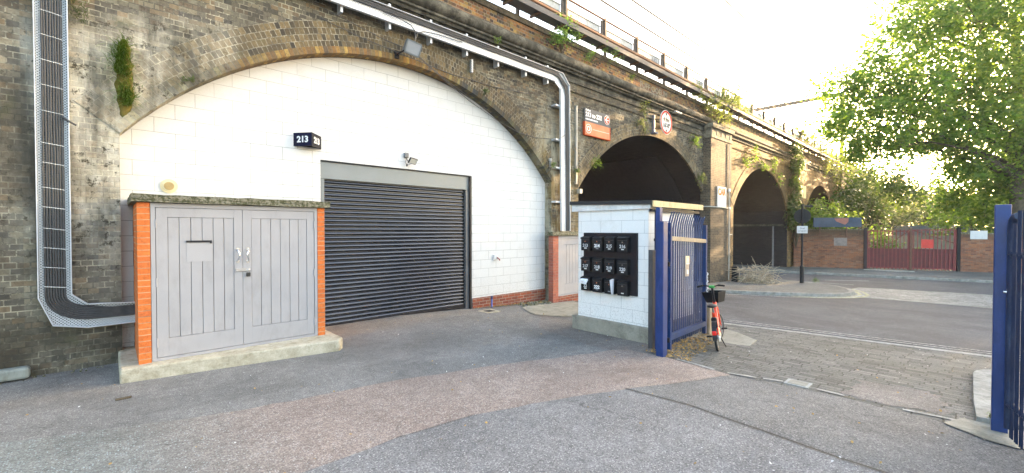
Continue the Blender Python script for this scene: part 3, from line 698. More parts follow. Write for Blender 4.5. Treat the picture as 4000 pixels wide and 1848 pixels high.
# number box 213 : a wedge with two faces
nb = thing('number_sign_box', 'dark wedge shaped sign box with white number 213 on both faces', 'sign', (2.35, YW, 3.1))
A = Vector((2.16, YW, 0)); B = Vector((2.59, YW, 0)); Cp = Vector((2.36, 7.17, 0))
A2 = Vector((2.155, YW-.002, 0))
for nm, P, Q, mt in (('left_face', A, Cp, M_SIGNB), ('right_face', Cp, B, M_SIGNG)):
    d = (Q-P).normalized(); n_ = Vector((d.y, -d.x, 0)); mb = MB()
    q = [P, Q, Q-n_*.012, P-n_*.012]
    mb.prism([(v.x, v.y) for v in q], 'z', 2.99, 3.20); mb.build(nm, mt, nb)
    mid = (P+Q)/2+n_*.002; text_mb('213', .135, (mid.x, mid.y, 3.09), d, (0, 0, 1), M_LETW, nb, 'number', .0045, sx=.98)
mb = MB(); mb.prism([(2.17, YW-.004), (2.575, YW-.004), (2.36, 7.19)], 'z', 3.0, 3.01); mb.build('underside', M_SIGNG, nb)

v = thing('wall_vent', 'round cream vent with tan louvres on the white wall', 'vent', (.59, YW, 2.24))
mb = MB(); mb.disc((.59, YW-.016, 2.24), (0, 1, 0), .095, .016, 32); mb.disc((.59, YW-.026, 2.24), (0, 1, 0), .070, .012, 32); mb.build('rim', M_CREAM, v)
mb = MB(); mb.disc((.59, YW-.029, 2.24), (0, 1, 0), .055, .004, 28)
for k in range(8):
    zz = 2.24-.045+.0125*k; hwid = math.sqrt(max(.0001, .052**2-(zz-2.24)**2)); mb.box(.59-hwid, .59+hwid, YW-.036, YW-.028, zz-.003, zz+.004)
mb.build('louvres', M_TAN, v)

fl = thing('security_floodlight', 'small black floodlight with sensor on the white wall over the shutter', 'floodlight', (4.15, YW, 3.05))
mb = MB(); mb.bbox(4.11, 4.20, YW-.05, YW, 3.03, 3.12, .008); mb.disc((4.155, YW-.055, 3.075), (0, 1, 0), .025, .01); mb.build('junction_box', M_SHG, fl)
Mx = Matrix.Translation((4.23, 7.28, 2.96)) @ Matrix.Rotation(R(38), 4, 'X') @ Matrix.Rotation(R(8), 4, 'Y')
mb = MB(); mb.bbox(-.085, .085, -.018, .018, -.06, .06, .006, M=Mx); mb.build('lamp_body', M_BLACKG, fl)
mb = MB(); mb.bbox(-.072, .072, -.021, -.016, -.046, .05, .001, M=Mx); mb.build('lamp_glass', paint('pale lamp glass', (.5, .5, .45), .3), fl)
mb = MB(); mb.tube([(4.16, YW-.03, 3.03), (4.17, YW-.05, 2.97), (4.21, 7.33, 2.96)], .008, 6); mb.tube([(4.16, YW-.02, 3.0), (4.12, YW-.04, 2.93), (4.15, YW-.08, 2.88), (4.2, 7.32, 2.9)], .004, 5); mb.cyl((4.15, 7.36, 2.86), (4.15, 7.36, 2.91), .015, 8); mb.build('bracket', M_BLACKG, fl)

t = thing('wall_socket_box', 'small white tap box with red lever on the white wall right of the shutter', 'tap box', (6.4, YW, 1.0))
mb = MB(); mb.bbox(6.35, 6.47, YW-.05, YW, .97, 1.08, .008); mb.build('box', M_WPAINT, t)
mb = MB(); mb.tube([(6.43, YW-.06, 1.02), (6.47, YW-.09, .98), (6.48, YW-.10, .95)], .013, 8); mb.build('lever', paint('dull red lever', (.25, .04, .03), .5), t)
t = thing('standpipe', 'short blue water pipe standing at the foot of the red brick plinth', 'pipe', (6.2, 7.28, -.1))
mb = MB(); mb.cyl((6.22, 7.3, -.13), (6.22, 7.3, .12), .017, 10); mb.build('pipe', M_STANDP, t)
mb = MB(); mb.cyl((6.22, 7.3, .10), (6.22, 7.3, .17), .028, 10); mb.cyl((6.22, 7.3, -.11), (6.22, 7.3, -.07), .026, 10); mb.build('cap', paint('navy cap', (.03, .04, .12), .5), t)
t = thing('drain_gully', 'white edged drain grating in the tarmac beside the shutter', 'drain', (5.85, 6.95, -.08))
o = MB(); o.box(5.65, 6.0, 6.75, 7.1, gz(5.8)-.02, gz(5.8)+.008); o.build('surround', M_CONC, t)
o = MB(); o.box(5.74, 5.92, 6.84, 7.02, gz(5.8)+.0, gz(5.8)+.012)
o.build('grating', M_BLACK, t)

# ------------------------------------------------------------------ bin store with grey double doors
st = thing('store_cupboard', 'grey double doored store with orange brick piers and a mossy roof slab', 'cupboard', (1.24, 6.3, 0))
YS = 6.30
mb = MB(); mb.box(.22, .33, YS, 7.40, .12, 1.955); mb.build('brick_pier', M_ORB, st)
mb = MB(); mb.box(2.14, 2.235, YS, 7.40, .12, 1.955); mb.build('brick_pier', M_ORB, st)
# roof slab with a ragged front
bm = bmesh.new(); bmesh.ops.create_cube(bm, size=1)
bmesh.ops.subdivide_edges(bm, edges=bm.edges[:], cuts=14, use_grid_fill=True)
rr = random.Random(5)
for q in bm.verts:
    q.co = Vector((1.235+q.co.x*2.13, 6.83+q.co.y*1.16, 2.005+q.co.z*.085)); q.co += Vector((rr.uniform(-.004, .004), rr.uniform(-.006, .006), rr.uniform(-.005, .005)))
mb = MB(); mb.bm(bm); mb.build('roof_slab', M_SLAB, st)
mb = MB(); mb.prism([(.06, 6.20), (2.27, 5.86), (2.36, 5.98), (2.36, 7.40), (.06, 7.40)], 'z', -.05, .15); mb.build('plinth', M_CONC, st, bevel=.02)
mb = MB(); mb.box(.335, .375, YS+.005, YS+.07, .155, 1.955); mb.box(2.10, 2.137, YS+.005, YS+.07, .155, 1.955); mb.box(.375, 2.10, YS+.005, YS+.07, 1.905, 1.955); mb.box(.375, 2.10, YS+.005, YS+.07, .152, .185); mb.build('door_frame', M_GREYP, st)
mb = MB(); mb.box(.33, 2.14, YS+.12, YS+.14, .15, 1.95); mb.build('back_panel', M_BLACK, st)
def leaf(x0, x1, p0, p1, seams, hx, side):
    mb = MB(); y0 = YS+.012
    mb.box(x0, p0, y0, y0+.045, .19, 1.90); mb.box(p1, x1, y0, y0+.045, .19, 1.90)
    mb.box(p0, p1, y0, y0+.045, .19, .40); mb.box(p0, p1, y0, y0+.045, 1.795, 1.90)
    n = len(seams)+1; e = [p0]+seams+[p1]
    for a, b in zip(e, e[1:]): mb.bbox(a+.0022, b-.0022, y0+.006, y0+.04, .402, 1.793, .003)
    d = mb.build('door', M_GREYP, st); m = d.modifiers.new('b', 'BEVEL'); m.width = .0015; m.segments = 1; m.limit_method = 'ANGLE'
    b = MB(); b.box(p0, p1, y0+.04, y0+.043, .4, 1.8); b.build('seam_backing', M_GREYG, d)
    h = MB(); pts = [(hx, y0-.004, 1.405), (hx-.004*side, y0-.03, 1.39), (hx+.012*side, y0-.045, 1.35), (hx+.010*side, y0-.045, 1.31), (hx-.004*side, y0-.03, 1.265), (hx, y0-.004, 1.25)]
    h.tube(pts, [.008, .009, .009, .009, .008, .007], 10); h.disc((hx, y0-.006, 1.405), (0, 1, 0), .019, .006, 16); h.disc((hx, y0-.006, 1.25), (0, 1, 0), .019, .006, 16); h.build('handle', M_STEEL, d)
    hxx = x0 if side > 0 else x1
    for zz in (.36, 1.05, 1.72):
        g = MB(); g.cyl((hxx, y0-.006, zz-.05), (hxx, y0-.006, zz+.05), .008, 8); g.box(hxx-.02, hxx+.004, y0-.003, y0, zz-.045, zz+.045) if side > 0 else g.box(hxx-.004, hxx+.02, y0-.003, y0, zz-.045, zz+.045)
        g.build('hinge', M_GREYP, d)
    return d
dl = leaf(.38, 1.226, .485, 1.135, [.59, .70, .81, .92, 1.03], 1.175, 1)
dr = leaf(1.230, 2.095, 1.325, 2.00, [1.435, 1.55, 1.665, 1.78, 1.89], 1.285, -1)
mb = MB(); mb.box(.655, .905, YS+.003, YS+.0165, 1.50, 1.522); mb.box(.885, .905, YS+.002, YS+.0165, 1.485, 1.50); mb.build('letter_slot', M_BLACKG, dl)
mb = MB(); mb.box(.66, .905, YS+.0145, YS+.0165, 1.27, 1.498); mb.build('painted_patch', M_PATCH, dl)
mb = MB(); mb.box(1.15, 1.31, YS+.001, YS+.011, 1.125, 1.16); mb.build('hasp', M_STEEL, dl)
mb = MB()
for xx in (1.165, 1.20, 1.235): mb.disc((xx, YS-.004, 1.142), (0, 1, 0), .008, .006, 12)
mb.build('bolt_heads', M_STEEL, dl)
pk = thing('padlock', 'small dark padlock hanging from the steel hasp of the grey double doors', 'padlock', (1.285, YS-.01, 1.12))
mb = MB(); mb.tube([(1.272, YS-.012, 1.10)]+[(1.285-.013*math.cos(R(a)), YS-.012, 1.135+.013*math.sin(R(a))) for a in range(0, 181, 30)]+[(1.298, YS-.012, 1.10)], .004, 6); mb.build('shackle', M_STEEL, pk)
mb = MB(); mb.bbox(1.262, 1.308, YS-.024, YS-.002, 1.055, 1.105, .004); mb.build('body', M_PADL, pk)

# low metal strip at the foot of the far left pier
t = thing('wall_conduit', 'dented grey metal channel lying along the foot of the left brick pier', 'conduit', (-1.4, 7.1, .1))
mb = MB(); mb.bbox(-2.6, -.66, 7.05, 7.17, .015, .145, .03, seg=2); mb.build('channel', paint('dull grey channel', (.20, .22, .2), .6, dirt=(.08, .08, .06), dirt_amt=.6), t)

# ------------------------------------------------------------------ second cupboard
s2 = thing('side_cupboard', 'narrow grey cupboard with a red brick pier, half hidden behind the white kiosk', 'cupboard', (8.6, 6.9, -.2))
y = 7.05
for a_ in (8.0, 9.37):
    mb = MB(); mb.box(a_, a_+.20, y, 7.2, -.25, 1.50); mb.build('brick_pier', M_ORB2, s2)
mb = MB(); mb.box(8.20, 9.37, y+.01, 7.2, -.25, -.03); mb.build('brick_sill', M_REDB, s2)
mb = MB(); mb.bbox(7.93, 9.65, y-.05, 7.2, 1.50, 1.60, .01); mb.build('roof_slab', M_SLAB, s2)
mb = MB(); mb.box(8.20, 8.27, y+.01, y+.08, -.02, 1.5); mb.box(8.27, 9.37, y+.01, y+.08, 1.42, 1.5); mb.box(8.27, 9.37, y+.01, y+.08, -.03, .0); mb.build('door_frame', M_GREYP, s2)
mb = MB(); mb.box(8.275, 8.43, y+.02, y+.06, .005, 1.415); mb.box(8.43, 9.35, y+.02, y+.06, .005, .26); mb.box(8.43, 9.35, y+.02, y+.06, 1.27, 1.415)
for a in (8.43, 8.55, 8.67, 8.79, 8.91, 9.03, 9.15): mb.bbox(a+.003, a+.117, y+.027, y+.055, .262, 1.268, .003)
mb.build('door', M_GREYP, s2)

# ------------------------------------------------------------------ cable trays
lt = thing('left_cable_tray', 'tall perforated galvanised cable tray on the left pier, bending right near the ground', 'cable tray', (-.46, 7.18, 0))
YT = 7.14
tp = [(-.59, 5.62), (-.33, 5.62), (-.33, .90), (-.20, .775), (.26, .745), (.26, .505), (-.20, .50), (-.48, .56), (-.59, .88)]
mb = MB(); mb.prism(tp, 'y', YT, YT+.012); mb.build('tray_base', M_TRAY, lt)
mb = MB()
def lip(a, b, w=.008, d=.05):
    a = Vector((a[0], 0, a[1])); b = Vector((b[0], 0, b[1])); t_ = (b-a).normalized(); n_ = Vector((-t_.z, 0, t_.x))*w/2
    q = [a+n_, b+n_, b-n_, a-n_]; mb.prism([(k.x, k.z) for k in q], 'y', YT-d, YT+.012)
for a, b in ((tp[0], tp[8]), (tp[8], tp[7]), (tp[7], tp[6]), (tp[6], tp[5]), (tp[1], tp[2]), (tp[2], tp[3]), (tp[3], tp[4])): lip(a, b)
mb.build('side_flange', M_GALV, lt)
for k in range(8):
    o_ = -.535+.0215*k; rr_ = .30-.0215*k
    pts = [(o_, YT-.014, 5.6)]+[(o_+random.uniform(-.003, .003), YT-.014+random.uniform(-.003, .002), 5.3-.4*j) for j in range(10)]
    cx, cz = -.535+.30+.06, .60+.30
    pts += [(cx-(rr_+.06)*math.cos(R(a)), YT-.016, cz-(rr_)*math.sin(R(a))*1.0) for a in range(0, 91, 12)]
    pts += [(.0, YT-.014, .60+.0150*k), (.26, YT-.014, .60+.0155*k)]
    mb = MB(); mb.tube(pts, .0105, 8); mb.build('cable', M_CABLE, lt)
for zz in [1.0, 1.22, 1.44, 1.66, 1.9, 2.12, 2.4, 2.62, 2.98, 3.27, 3.55, 3.83, 4.1, 4.4]:
    mb = MB(); mb.tube([(-.548, YT-.022, zz+.01)]+[(-.535+.0215*j, YT-.0275+(j % 2)*.003, zz+.008-.003*j) for j in range(8)]+[(-.372, YT-.02, zz-.016)], .0035, 5); mb.build('cable_tie', M_TIE, lt)
mb = MB(); mb.tube([(-.385, YT-.02, 2.95), (-.34, YT-.07, 2.9), (-.27, YT-.05, 2.86)], .011, 6); mb.build('loose_cable', M_CABLE, lt)

ut = thing('upper_cable_tray', 'bright perforated cable tray running under the cornice and down beside the big arch', 'cable tray', (8.4, 7.05, 3.5))
YU = 7.04
mb = MB(); mb.box(-.6, 8.02, YU, YU+.006, 5.30, 5.56)
mb.prism([(8.02, 5.30), (8.22, 5.30-.13), (8.56, 5.30), (8.30, 5.56), (8.02, 5.56)], 'y', YU, YU+.006); mb.build('tray_base', M_TRAY2, ut)
mb = MB(); mb.prism([(8.22, 5.17), (8.56, 5.30), (8.60, 1.62), (8.27, 1.62)], 'y', YU, YU+.006); mb.build('tray_base', M_TRAY2, ut)
mb = MB(); mb.box(-.6, 8.02, YU-.05, YU+.006, 5.295, 5.303); mb.box(-.6, 8.30, YU-.05, YU+.006, 5.556, 5.564)
mb.prism([(8.555, 5.31), (8.567, 5.31), (8.607, 1.62), (8.595, 1.62)], 'y', YU-.05, YU+.006); mb.prism([(8.215, 5.17), (8.227, 5.17), (8.277, 1.62), (8.265, 1.62)], 'y', YU-.05, YU+.006)
mb.prism([(8.30, 5.556), (8.56, 5.30), (8.567, 5.31), (8.30, 5.568)], 'y', YU-.05, YU+.006); mb.build('side_flange', M_GALV, ut)
for k in range(5):
    zz = 5.462+.021*k; xx = 8.44+.024*k
    pts = [(-.6, YU-.02, zz)]+[(x, YU-.02+random.uniform(-.006, .004), zz+random.uniform(-.006, .006)) for x in np.arange(.5, 7.9, .6)]
    pts += [(7.95, YU-.02, zz), (8.15, YU-.025, zz-.03), (xx-.05, YU-.03, 5.20+.02*k), (xx, YU-.02, 5.02)]+[(xx+random.uniform(-.008, .008)+(5.0-z_)*.012, YU-.02, z_) for z_ in np.arange(4.6, 1.6, -.5)]+[(xx+.04, YU-.02, 1.62)]
    mb = MB(); mb.tube(pts, .012, 7); mb.build('cable', M_CABLE, ut)
for k, x in enumerate([1.95, 2.8, 3.65, 4.5, 5.35, 6.2, 7.05, 7.8]):
    mb = MB(); mb.box(x-.02, x+.02, YU+.01, YF-.002, 5.20, 5.64); mb.build('wall_bracket', M_GALV, ut)
for z_ in (4.75, 3.9, 3.2, 2.35):
    mb = MB(); mb.box(8.10, 8.66, YU+.01, YF-.002, z_-.02, z_+.02); mb.build('wall_bracket', M_GALV, ut)

# large floodlight with its cables
bf = thing('large_floodlight', 'large grey box floodlight with a glass front, fixed to the brickwork over the big arch', 'floodlight', (4.0, 7.1, 4.9))
Mx = Matrix.Translation((4.02, 6.93, 4.93)) @ Matrix.Rotation(R(-10), 4, 'Z') @ Matrix.Rotation(R(22), 4, 'X') @ Matrix.Rotation(R(10), 4, 'Y')
mb = MB(); bm = bmesh.new(); bmesh.ops.create_cube(bm, size=1)
for q in bm.verts: q.co = Vector((q.co.x*(.30 if q.co.z < 0 else .26), q.co.y*.13, q.co.z*.24))
bmesh.ops.bevel(bm, geom=bm.edges[:], offset=.012, segments=2, affect='EDGES'); mb.bm(bm, Mx); mb.build('lamp_body', M_LAMPG, bf)
mb = MB(); mb.bbox(-.125, .125, -.072, -.062, -.095, .095, .003, M=Mx); mb.build('lamp_glass', M_GLASS, bf)
mb = MB(); mb.box(-.132, .132, -.076, -.066, .095, .115, M=Mx); mb.box(-.14, .14, -.076, -.066, -.115, -.095, M=Mx); mb.box(-.145, -.125, -.076, -.066, -.1, .1, M=Mx); mb.box(.125, .145, -.076, -.066, -.1, .1, M=Mx); mb.build('lamp_frame', M_SHBOX, bf)
mb = MB(); mb.tube([(3.84, 7.19, 4.83), (3.84, 7.02, 4.83), (3.87, 6.93, 4.85)], .015, 8); mb.box(3.80, 3.88, 7.15, 7.2, 4.76, 4.90); mb.build('bracket', M_BLACK, bf)
mb = MB(); mb.tube([(4.1, 6.98, 5.05), (4.1, 6.95, 5.15), (4.10, 6.97, 5.28), (4.03, 6.98, 5.36), (3.85, 7.0, 5.41), (3.5, 7.01, 5.44)], .009, 7)
mb.tube([(4.1, 6.98, 5.05), (4.12, 6.95, 5.17), (4.16, 6.97, 5.26), (4.3, 6.98, 5.33), (4.6, 7.0, 5.38), (5.2, 7.01, 5.41)], .009, 7); mb.build('cable', M_CABLE, bf)
sw = thing('slack_wall_cables', 'thin cables slung across the brickwork from the large floodlight to the vertical cable tray', 'cable', (5.5, 7.1, 4.5))
for pts in ([(4.15, 7.0, 4.86), (4.8, 7.12, 4.62), (5.5, 7.16, 4.33), (6.2, 7.16, 4.08), (6.9, 7.16, 3.90), (7.5, 7.16, 3.86), (8.2, 7.05, 3.90), (8.42, 7.0, 4.05), (8.44, 7.02, 4.25)],
            [(4.15, 7.0, 4.88), (4.8, 7.14, 4.66), (5.6, 7.16, 4.36), (6.1, 7.17, 4.20)],
            [(2.2, 7.16, 5.28), (3.0, 7.13, 5.12), (3.6, 7.1, 5.0), (3.9, 7.05, 4.95)], [(2.5, 7.17, 5.05), (3.2, 7.15, 4.93), (3.8, 7.12, 4.86), (5.0, 7.17, 4.78), (6.2, 7.17, 4.78), (7.3, 7.17, 4.86)]):
    mb = MB()
    q = []
    for i in range(len(pts)-1):
        for k in range(4): q.append(Vector(pts[i]).lerp(Vector(pts[i+1]), k/4))
    q.append(Vector(pts[-1])); mb.tube(q, .006, 6); mb.build('cable', M_CABLE, sw)
t = thing('wall_lug', 'small perforated steel strut hanging on the brickwork below the upper cable tray', 'strut', (5.55, 7.15, 5.05))
mb = MB(); mb.box(5.53, 5.57, 7.13, 7.195, 4.93, 5.2); mb.build('strut', perf('strut steel', (.6, .6, .6), .035, .2), t)
# white conduits right of the arch
t = thing('white_conduit', 'pale vertical conduit on the brick pier between the big arch and the open road arch', 'conduit', (9.05, 7.15, 3.9))
mb = MB(); mb.box(9.02, 9.07, 7.14, 7.199, 2.86, 4.93); mb.build('channel', M_PIPEW, t)
mb = MB(); mb.tube([(9.12, 7.18, 4.7), (9.17, 7.17, 4.88), (9.3, 7.17, 4.95)], .008, 6); mb.tube([(9.12, 7.18, 4.7), (9.13, 7.18, 3.6), (9.17, 7.18, 2.6)], .008, 6); mb.build('cable', M_CABLE, t)
mb = MB(); mb.box(9.13, 9.23, 7.10, 7.2, 2.62, 2.74); mb.build('box', M_PIPEW, t)
t = thing('pipe_stub', 'short grey pipe fitting on the stained brickwork beside the vertical cable tray', 'pipe', (8.0, 7.15, 3.3))
mb = MB(); mb.cyl((8.0, 7.15, 3.2), (8.0, 7.15, 3.36), .035, 10); mb.build('pipe', M_LAMPG, t)
mb = MB(); mb.cyl((8.0, 7.15, 3.36), (8.0, 7.15, 3.42), .045, 10); mb.build('collar', M_PIPEW, t)
# ------------------------------------------------------------------ signs on the viaduct
sg = thing('direction_sign', 'grey and orange direction board reading 213 to 222 with an arrow', 'sign', (9.96, 7.16, 4.6))
mb = MB(); mb.box(9.37, 10.54, 7.13, 7.17, 4.58, 4.94); mb.build('upper_panel', M_SGREY, sg)
mb = MB(); mb.box(9.37, 10.54, 7.13, 7.17, 4.23, 4.58); mb.build('lower_panel', M_ORANGE, sg)
mb = MB(); mb.box(9.355, 9.37, 7.12, 7.19, 4.22, 4.58); mb.box(9.355, 10.555, 7.12, 7.19, 4.21, 4.23); mb.box(10.54, 10.555, 7.12, 7.19, 4.22, 4.58); mb.build('edge_trim', M_ORANGE2, sg)
X_ = (1, 0, 0); Z_ = (0, 0, 1)
text_mb('Arches', .075, (9.40, 7.127, 4.895), X_, Z_, M_LETW, sg, 'small_text', .002, 'LEFT')
text_mb('213 to 222', .165, (9.40, 7.127, 4.775), X_, Z_, M_LETW, sg, 'number_text', .005, 'LEFT')
mb = MB(); xx_ = 9.40
for k_ in range(11): wd_ = .03+.02*((k_*7) % 3)/2; mb.box(xx_, xx_+wd_, 7.126, 7.129, 4.635, 4.668+.008*(k_ % 2)); xx_ += wd_+.012
mb.build('small_text', M_LETW, sg)
mb = MB(); mb.disc((10.38, 7.122, 4.77), (0, 1, 0), .125, .008, 28); mb.build('arrow_roundel', M_ORANGE2, sg)
mb = MB()
def stroke(mb, p, q, wd, y, axisn='y'):
    p = Vector(p); q = Vector(q); t_ = (q-p).normalized(); n_ = Vector((-t_.y, t_.x))*wd/2
    mb.prism([tuple(p+n_), tuple(q+n_), tuple(q-n_), tuple(p-n_)], axisn, y, y+.003)
stroke(mb, (10.30, 4.77), (10.46, 4.77), .028, 7.117); stroke(mb, (10.305, 4.765), (10.40, 4.86), .028, 7.1165); stroke(mb, (10.305, 4.775), (10.40, 4.68), .028, 7.1162); mb.build('arrow', M_LETW, sg)
def ringmb(c, r0, r1, y0, y1, n=32, nrm='y'):
    mb = MB(); vs = []; fs = []
    for k in range(n):
        a = 2*math.pi*k/n
        for r in (r0, r1):
            for yy in (y0, y1): vs.append((c[0]+r*math.cos(a), yy, c[1]+r*math.sin(a)))
    for k in range(n):
        p = k*4; q = ((k+1) % n)*4
        fs += [(p, q, q+2, p+2), (p+1, p+3, q+3, q+1), (p+2, q+2, q+3, p+3), (p, p+1, q+1, q)]
    mb.add(vs, fs); return mb
ringmb((10.38, 4.77), .120, .130, 7.119, 7.122).build('roundel_rim', M_LETW, sg)
ringmb((9.53, 4.40), .112, .125, 7.124, 7.129).build('emblem_ring', M_LETW, sg)
ringmb((9.53, 4.40), .045, .068, 7.124, 7.129).build('emblem_ring', M_LETW, sg)
mb = MB(); mb.box(9.72, 10.50, 7.126, 7.129, 4.395, 4.415); mb.build('text_strip', paint('faint lettering strip', (.72, .5, .38), .6), sg)

hs = thing('height_limit_sign', 'round red bordered height limit sign reading 4.9m over the road arch', 'sign', (13.52, 6.98, 5.22))
M_SBLK = paint('black sign print', (.008, .008, .008), .9, spec=.03)
HC = (13.55, 5.22); HR = .40
mb = MB(); mb.disc((HC[0], 6.955, HC[1]), (0, 1, 0), HR, .02, 40); mb.build('plate', M_WSIGN, hs)
ringmb(HC, HR-.075, HR-.018, 6.948, 6.956, 40).build('red_border', M_REDR, hs)
text_mb('4.9m', .215, (HC[0]-.0, 6.95, HC[1]+.085), X_, Z_, M_SBLK, hs, 'height_text', .002, sx=.98)
text_mb('16\'-0"', .215, (HC[0]+.01, 6.95, HC[1]-.115), X_, Z_, M_SBLK, hs, 'height_text', .001, sx=.92)
mb = MB(); mb.prism([(HC[0]-.05, HC[1]+.30), (HC[0]+.05, HC[1]+.30), (HC[0], HC[1]+.20)], 'y', 6.949, 6.954); mb.prism([(HC[0]-.05, HC[1]-.30), (HC[0]+.05, HC[1]-.30), (HC[0], HC[1]-.22)], 'y', 6.949, 6.954); mb.build('triangles', M_SBLK, hs)
mb = MB(); mb.box(13.05, 13.12, 7.12, 7.2, 4.84, 5.42); mb.box(12.98, 13.2, 7.05, 7.2, 4.80, 4.85); mb.tube([(13.55, 6.98, 5.35), (13.55, 7.2, 5.35)], .02, 8); mb.tube([(13.55, 6.98, 5.05), (13.55, 7.2, 5.05)], .02, 8); mb.build('bracket', paint('blue grey bracket', (.12, .13, .19), .5), hs)
mb = MB(); mb.bbox(14.05, 14.5, 6.86, 6.94, 5.64, 5.70, .01); mb.tube([(14.3, 6.9, 5.68), (14.3, 7.2, 5.72)], .02, 6); mb.build('sign_light', M_PIPEW, hs)

ps = thing('pilaster_poster', 'white poster board with faded orange CAR lettering on the first brick pilaster', 'poster', (18.05, 6.86, 3))
mb = MB(); mb.box(17.62, 18.50, 6.865, 6.898, 2.57, 3.38); mb.build('board', M_WSIGN, ps)
text_mb('CAR', .36, (18.02, 6.863, 3.16), X_, Z_, paint('faded orange print', (.55, .16, .015), .9, spec=.05), ps, 'poster_text', .012, sx=1.05)
ps2 = thing('far_poster', 'pale sunlit poster board on the second pilaster among the ivy', 'poster', (30.3, 6.86, 4))
mb = MB(); mb.box(29.75, 30.95, 6.86, 6.898, 3.55, 4.30); mb.build('board', paint('cream poster', (.75, .62, .36), .6, dirt=(.4, .3, .15), dirt_amt=.5), ps2)
pp = thing('downpipe', 'thin white conduit pipe running down the first pilaster beside the poster', 'pipe', (18.75, 6.86, 1.5))
mb = MB(); mb.tube([(18.78, 6.87, 5.2), (18.78, 6.87, 3.4)], .015, 6); mb.tube([(18.78, 6.86, 3.25), (18.80, 6.86, -.45)], .025, 8); mb.tube([(16.9, 7.16, 2.56), (17.0, 6.87, 2.55), (18.8, 6.86, 2.54)], .022, 8); mb.tube([(18.8, 6.86, 1.45), (19.13, 6.86, 1.45)], .02, 6); mb.build('pipe', M_PIPEW, pp)
mb = MB(); mb.bbox(18.73, 18.85, 6.82, 6.9, 3.22, 3.36, .02); mb.bbox(18.75, 18.85, 6.82, 6.9, 2.5, 2.58, .015); mb.build('junction_box', M_WPAINT, pp)
tp_ = thing('tunnel_drainpipe', 'pale drainpipe on the dark side wall inside the third arch', 'pipe', (28.3, 8.0, 1))
mb = MB(); mb.tube([(28.34, 7.9, -.6), (28.34, 7.9, 1.75), (28.38, 7.9, 1.85)], .045, 8); mb.tube([(28.34, 7.9, -.6), (28.2, 7.85, -.5)], .05, 8); mb.build('pipe', paint('dull grey pipe', (.16, .155, .165), .6), tp_)

# dark corrugated lining plates inside the road arch
cl = thing('arch_lining', 'dark ribbed lining sheets against the vault of the road arch', 'lining', (16, 9, 3))
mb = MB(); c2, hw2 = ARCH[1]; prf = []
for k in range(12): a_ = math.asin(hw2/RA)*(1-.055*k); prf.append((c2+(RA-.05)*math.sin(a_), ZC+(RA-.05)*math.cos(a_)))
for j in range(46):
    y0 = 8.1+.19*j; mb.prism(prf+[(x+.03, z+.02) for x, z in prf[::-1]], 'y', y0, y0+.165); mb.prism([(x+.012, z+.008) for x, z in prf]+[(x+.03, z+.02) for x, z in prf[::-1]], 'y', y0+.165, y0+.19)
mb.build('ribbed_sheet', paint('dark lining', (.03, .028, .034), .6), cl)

# ------------------------------------------------------------------ the white kiosk
ki = thing('kiosk', 'small white painted block kiosk with a dark felt roof beside the blue gate', 'kiosk', (6.7, 4.0, 0))
mb = MB(); mb.box(5.95, 7.5, 3.33, 4.66, .165, 2.0); mb.build('wall', M_KIOSK, ki)
mb = MB(); mb.prism([(5.90, 3.27), (7.53, 3.30), (7.53, 4.74), (5.90, 4.76)], 'z', -.25, .165); mb.build('plinth', M_CPAD, ki, bevel=.015)
mb = MB(); mb.add([(5.88, 3.24, 2.03), (7.62, 3.24, 2.03), (7.62, 4.80, 2.085), (5.88, 4.80, 2.085), (5.88, 3.24, 2.09), (7.62, 3.24, 2.09), (7.62, 4.80, 2.145), (5.88, 4.80, 2.145)],
                  [(0, 1, 2, 3), (4, 5, 6, 7), (0, 4, 5, 1), (1, 5, 6, 2), (2, 6, 7, 3), (3, 7, 4, 0)]); mb.build('roof', M_ROOF, ki)
mb = MB(); mb.add([(5.91, 3.28, 1.97), (5.91, 4.78, 1.965), (5.91, 4.78, 2.084), (5.91, 3.28, 2.031), (5.945, 3.28, 1.97), (5.945, 4.78, 1.965), (5.945, 4.78, 2.084), (5.945, 3.28, 2.031)],
                  [(0, 1, 2, 3), (7, 6, 5, 4), (0, 3, 7, 4), (1, 5, 6, 2), (0, 4, 5, 1)]); mb.build('front_fascia', M_WPAINT, ki)
mb = MB(); mb.box(5.885, 7.62, 3.215, 3.238, 1.995, 2.085); mb.build('side_fascia', M_WOODF, ki)
mb = MB(); mb.box(5.92, 7.55, 3.25, 3.30, 1.93, 1.97); mb.build('gutter', M_BLACK, ki)
mb = MB(); mb.tube([(6.00, 3.22, 1.95), (6.00, 3.22, .1), (5.95, 3.20, -.04)], .035, 10)
for z_ in (1.5, .95, .3): mb.cyl((6.0, 3.22, z_-.02), (6.0, 3.22, z_+.02), .045, 10)
mb.build('downpipe', M_BLACKG, ki)

bd = thing('letterbox_board', 'black backing board carrying twelve letterboxes on the white kiosk wall', 'board', (5.93, 4.0, 1.1))
mb = MB(); mb.bbox(5.918, 5.949, 3.50, 4.525, .62, 1.60, .003); mb.build('board', M_BLACKG, bd)

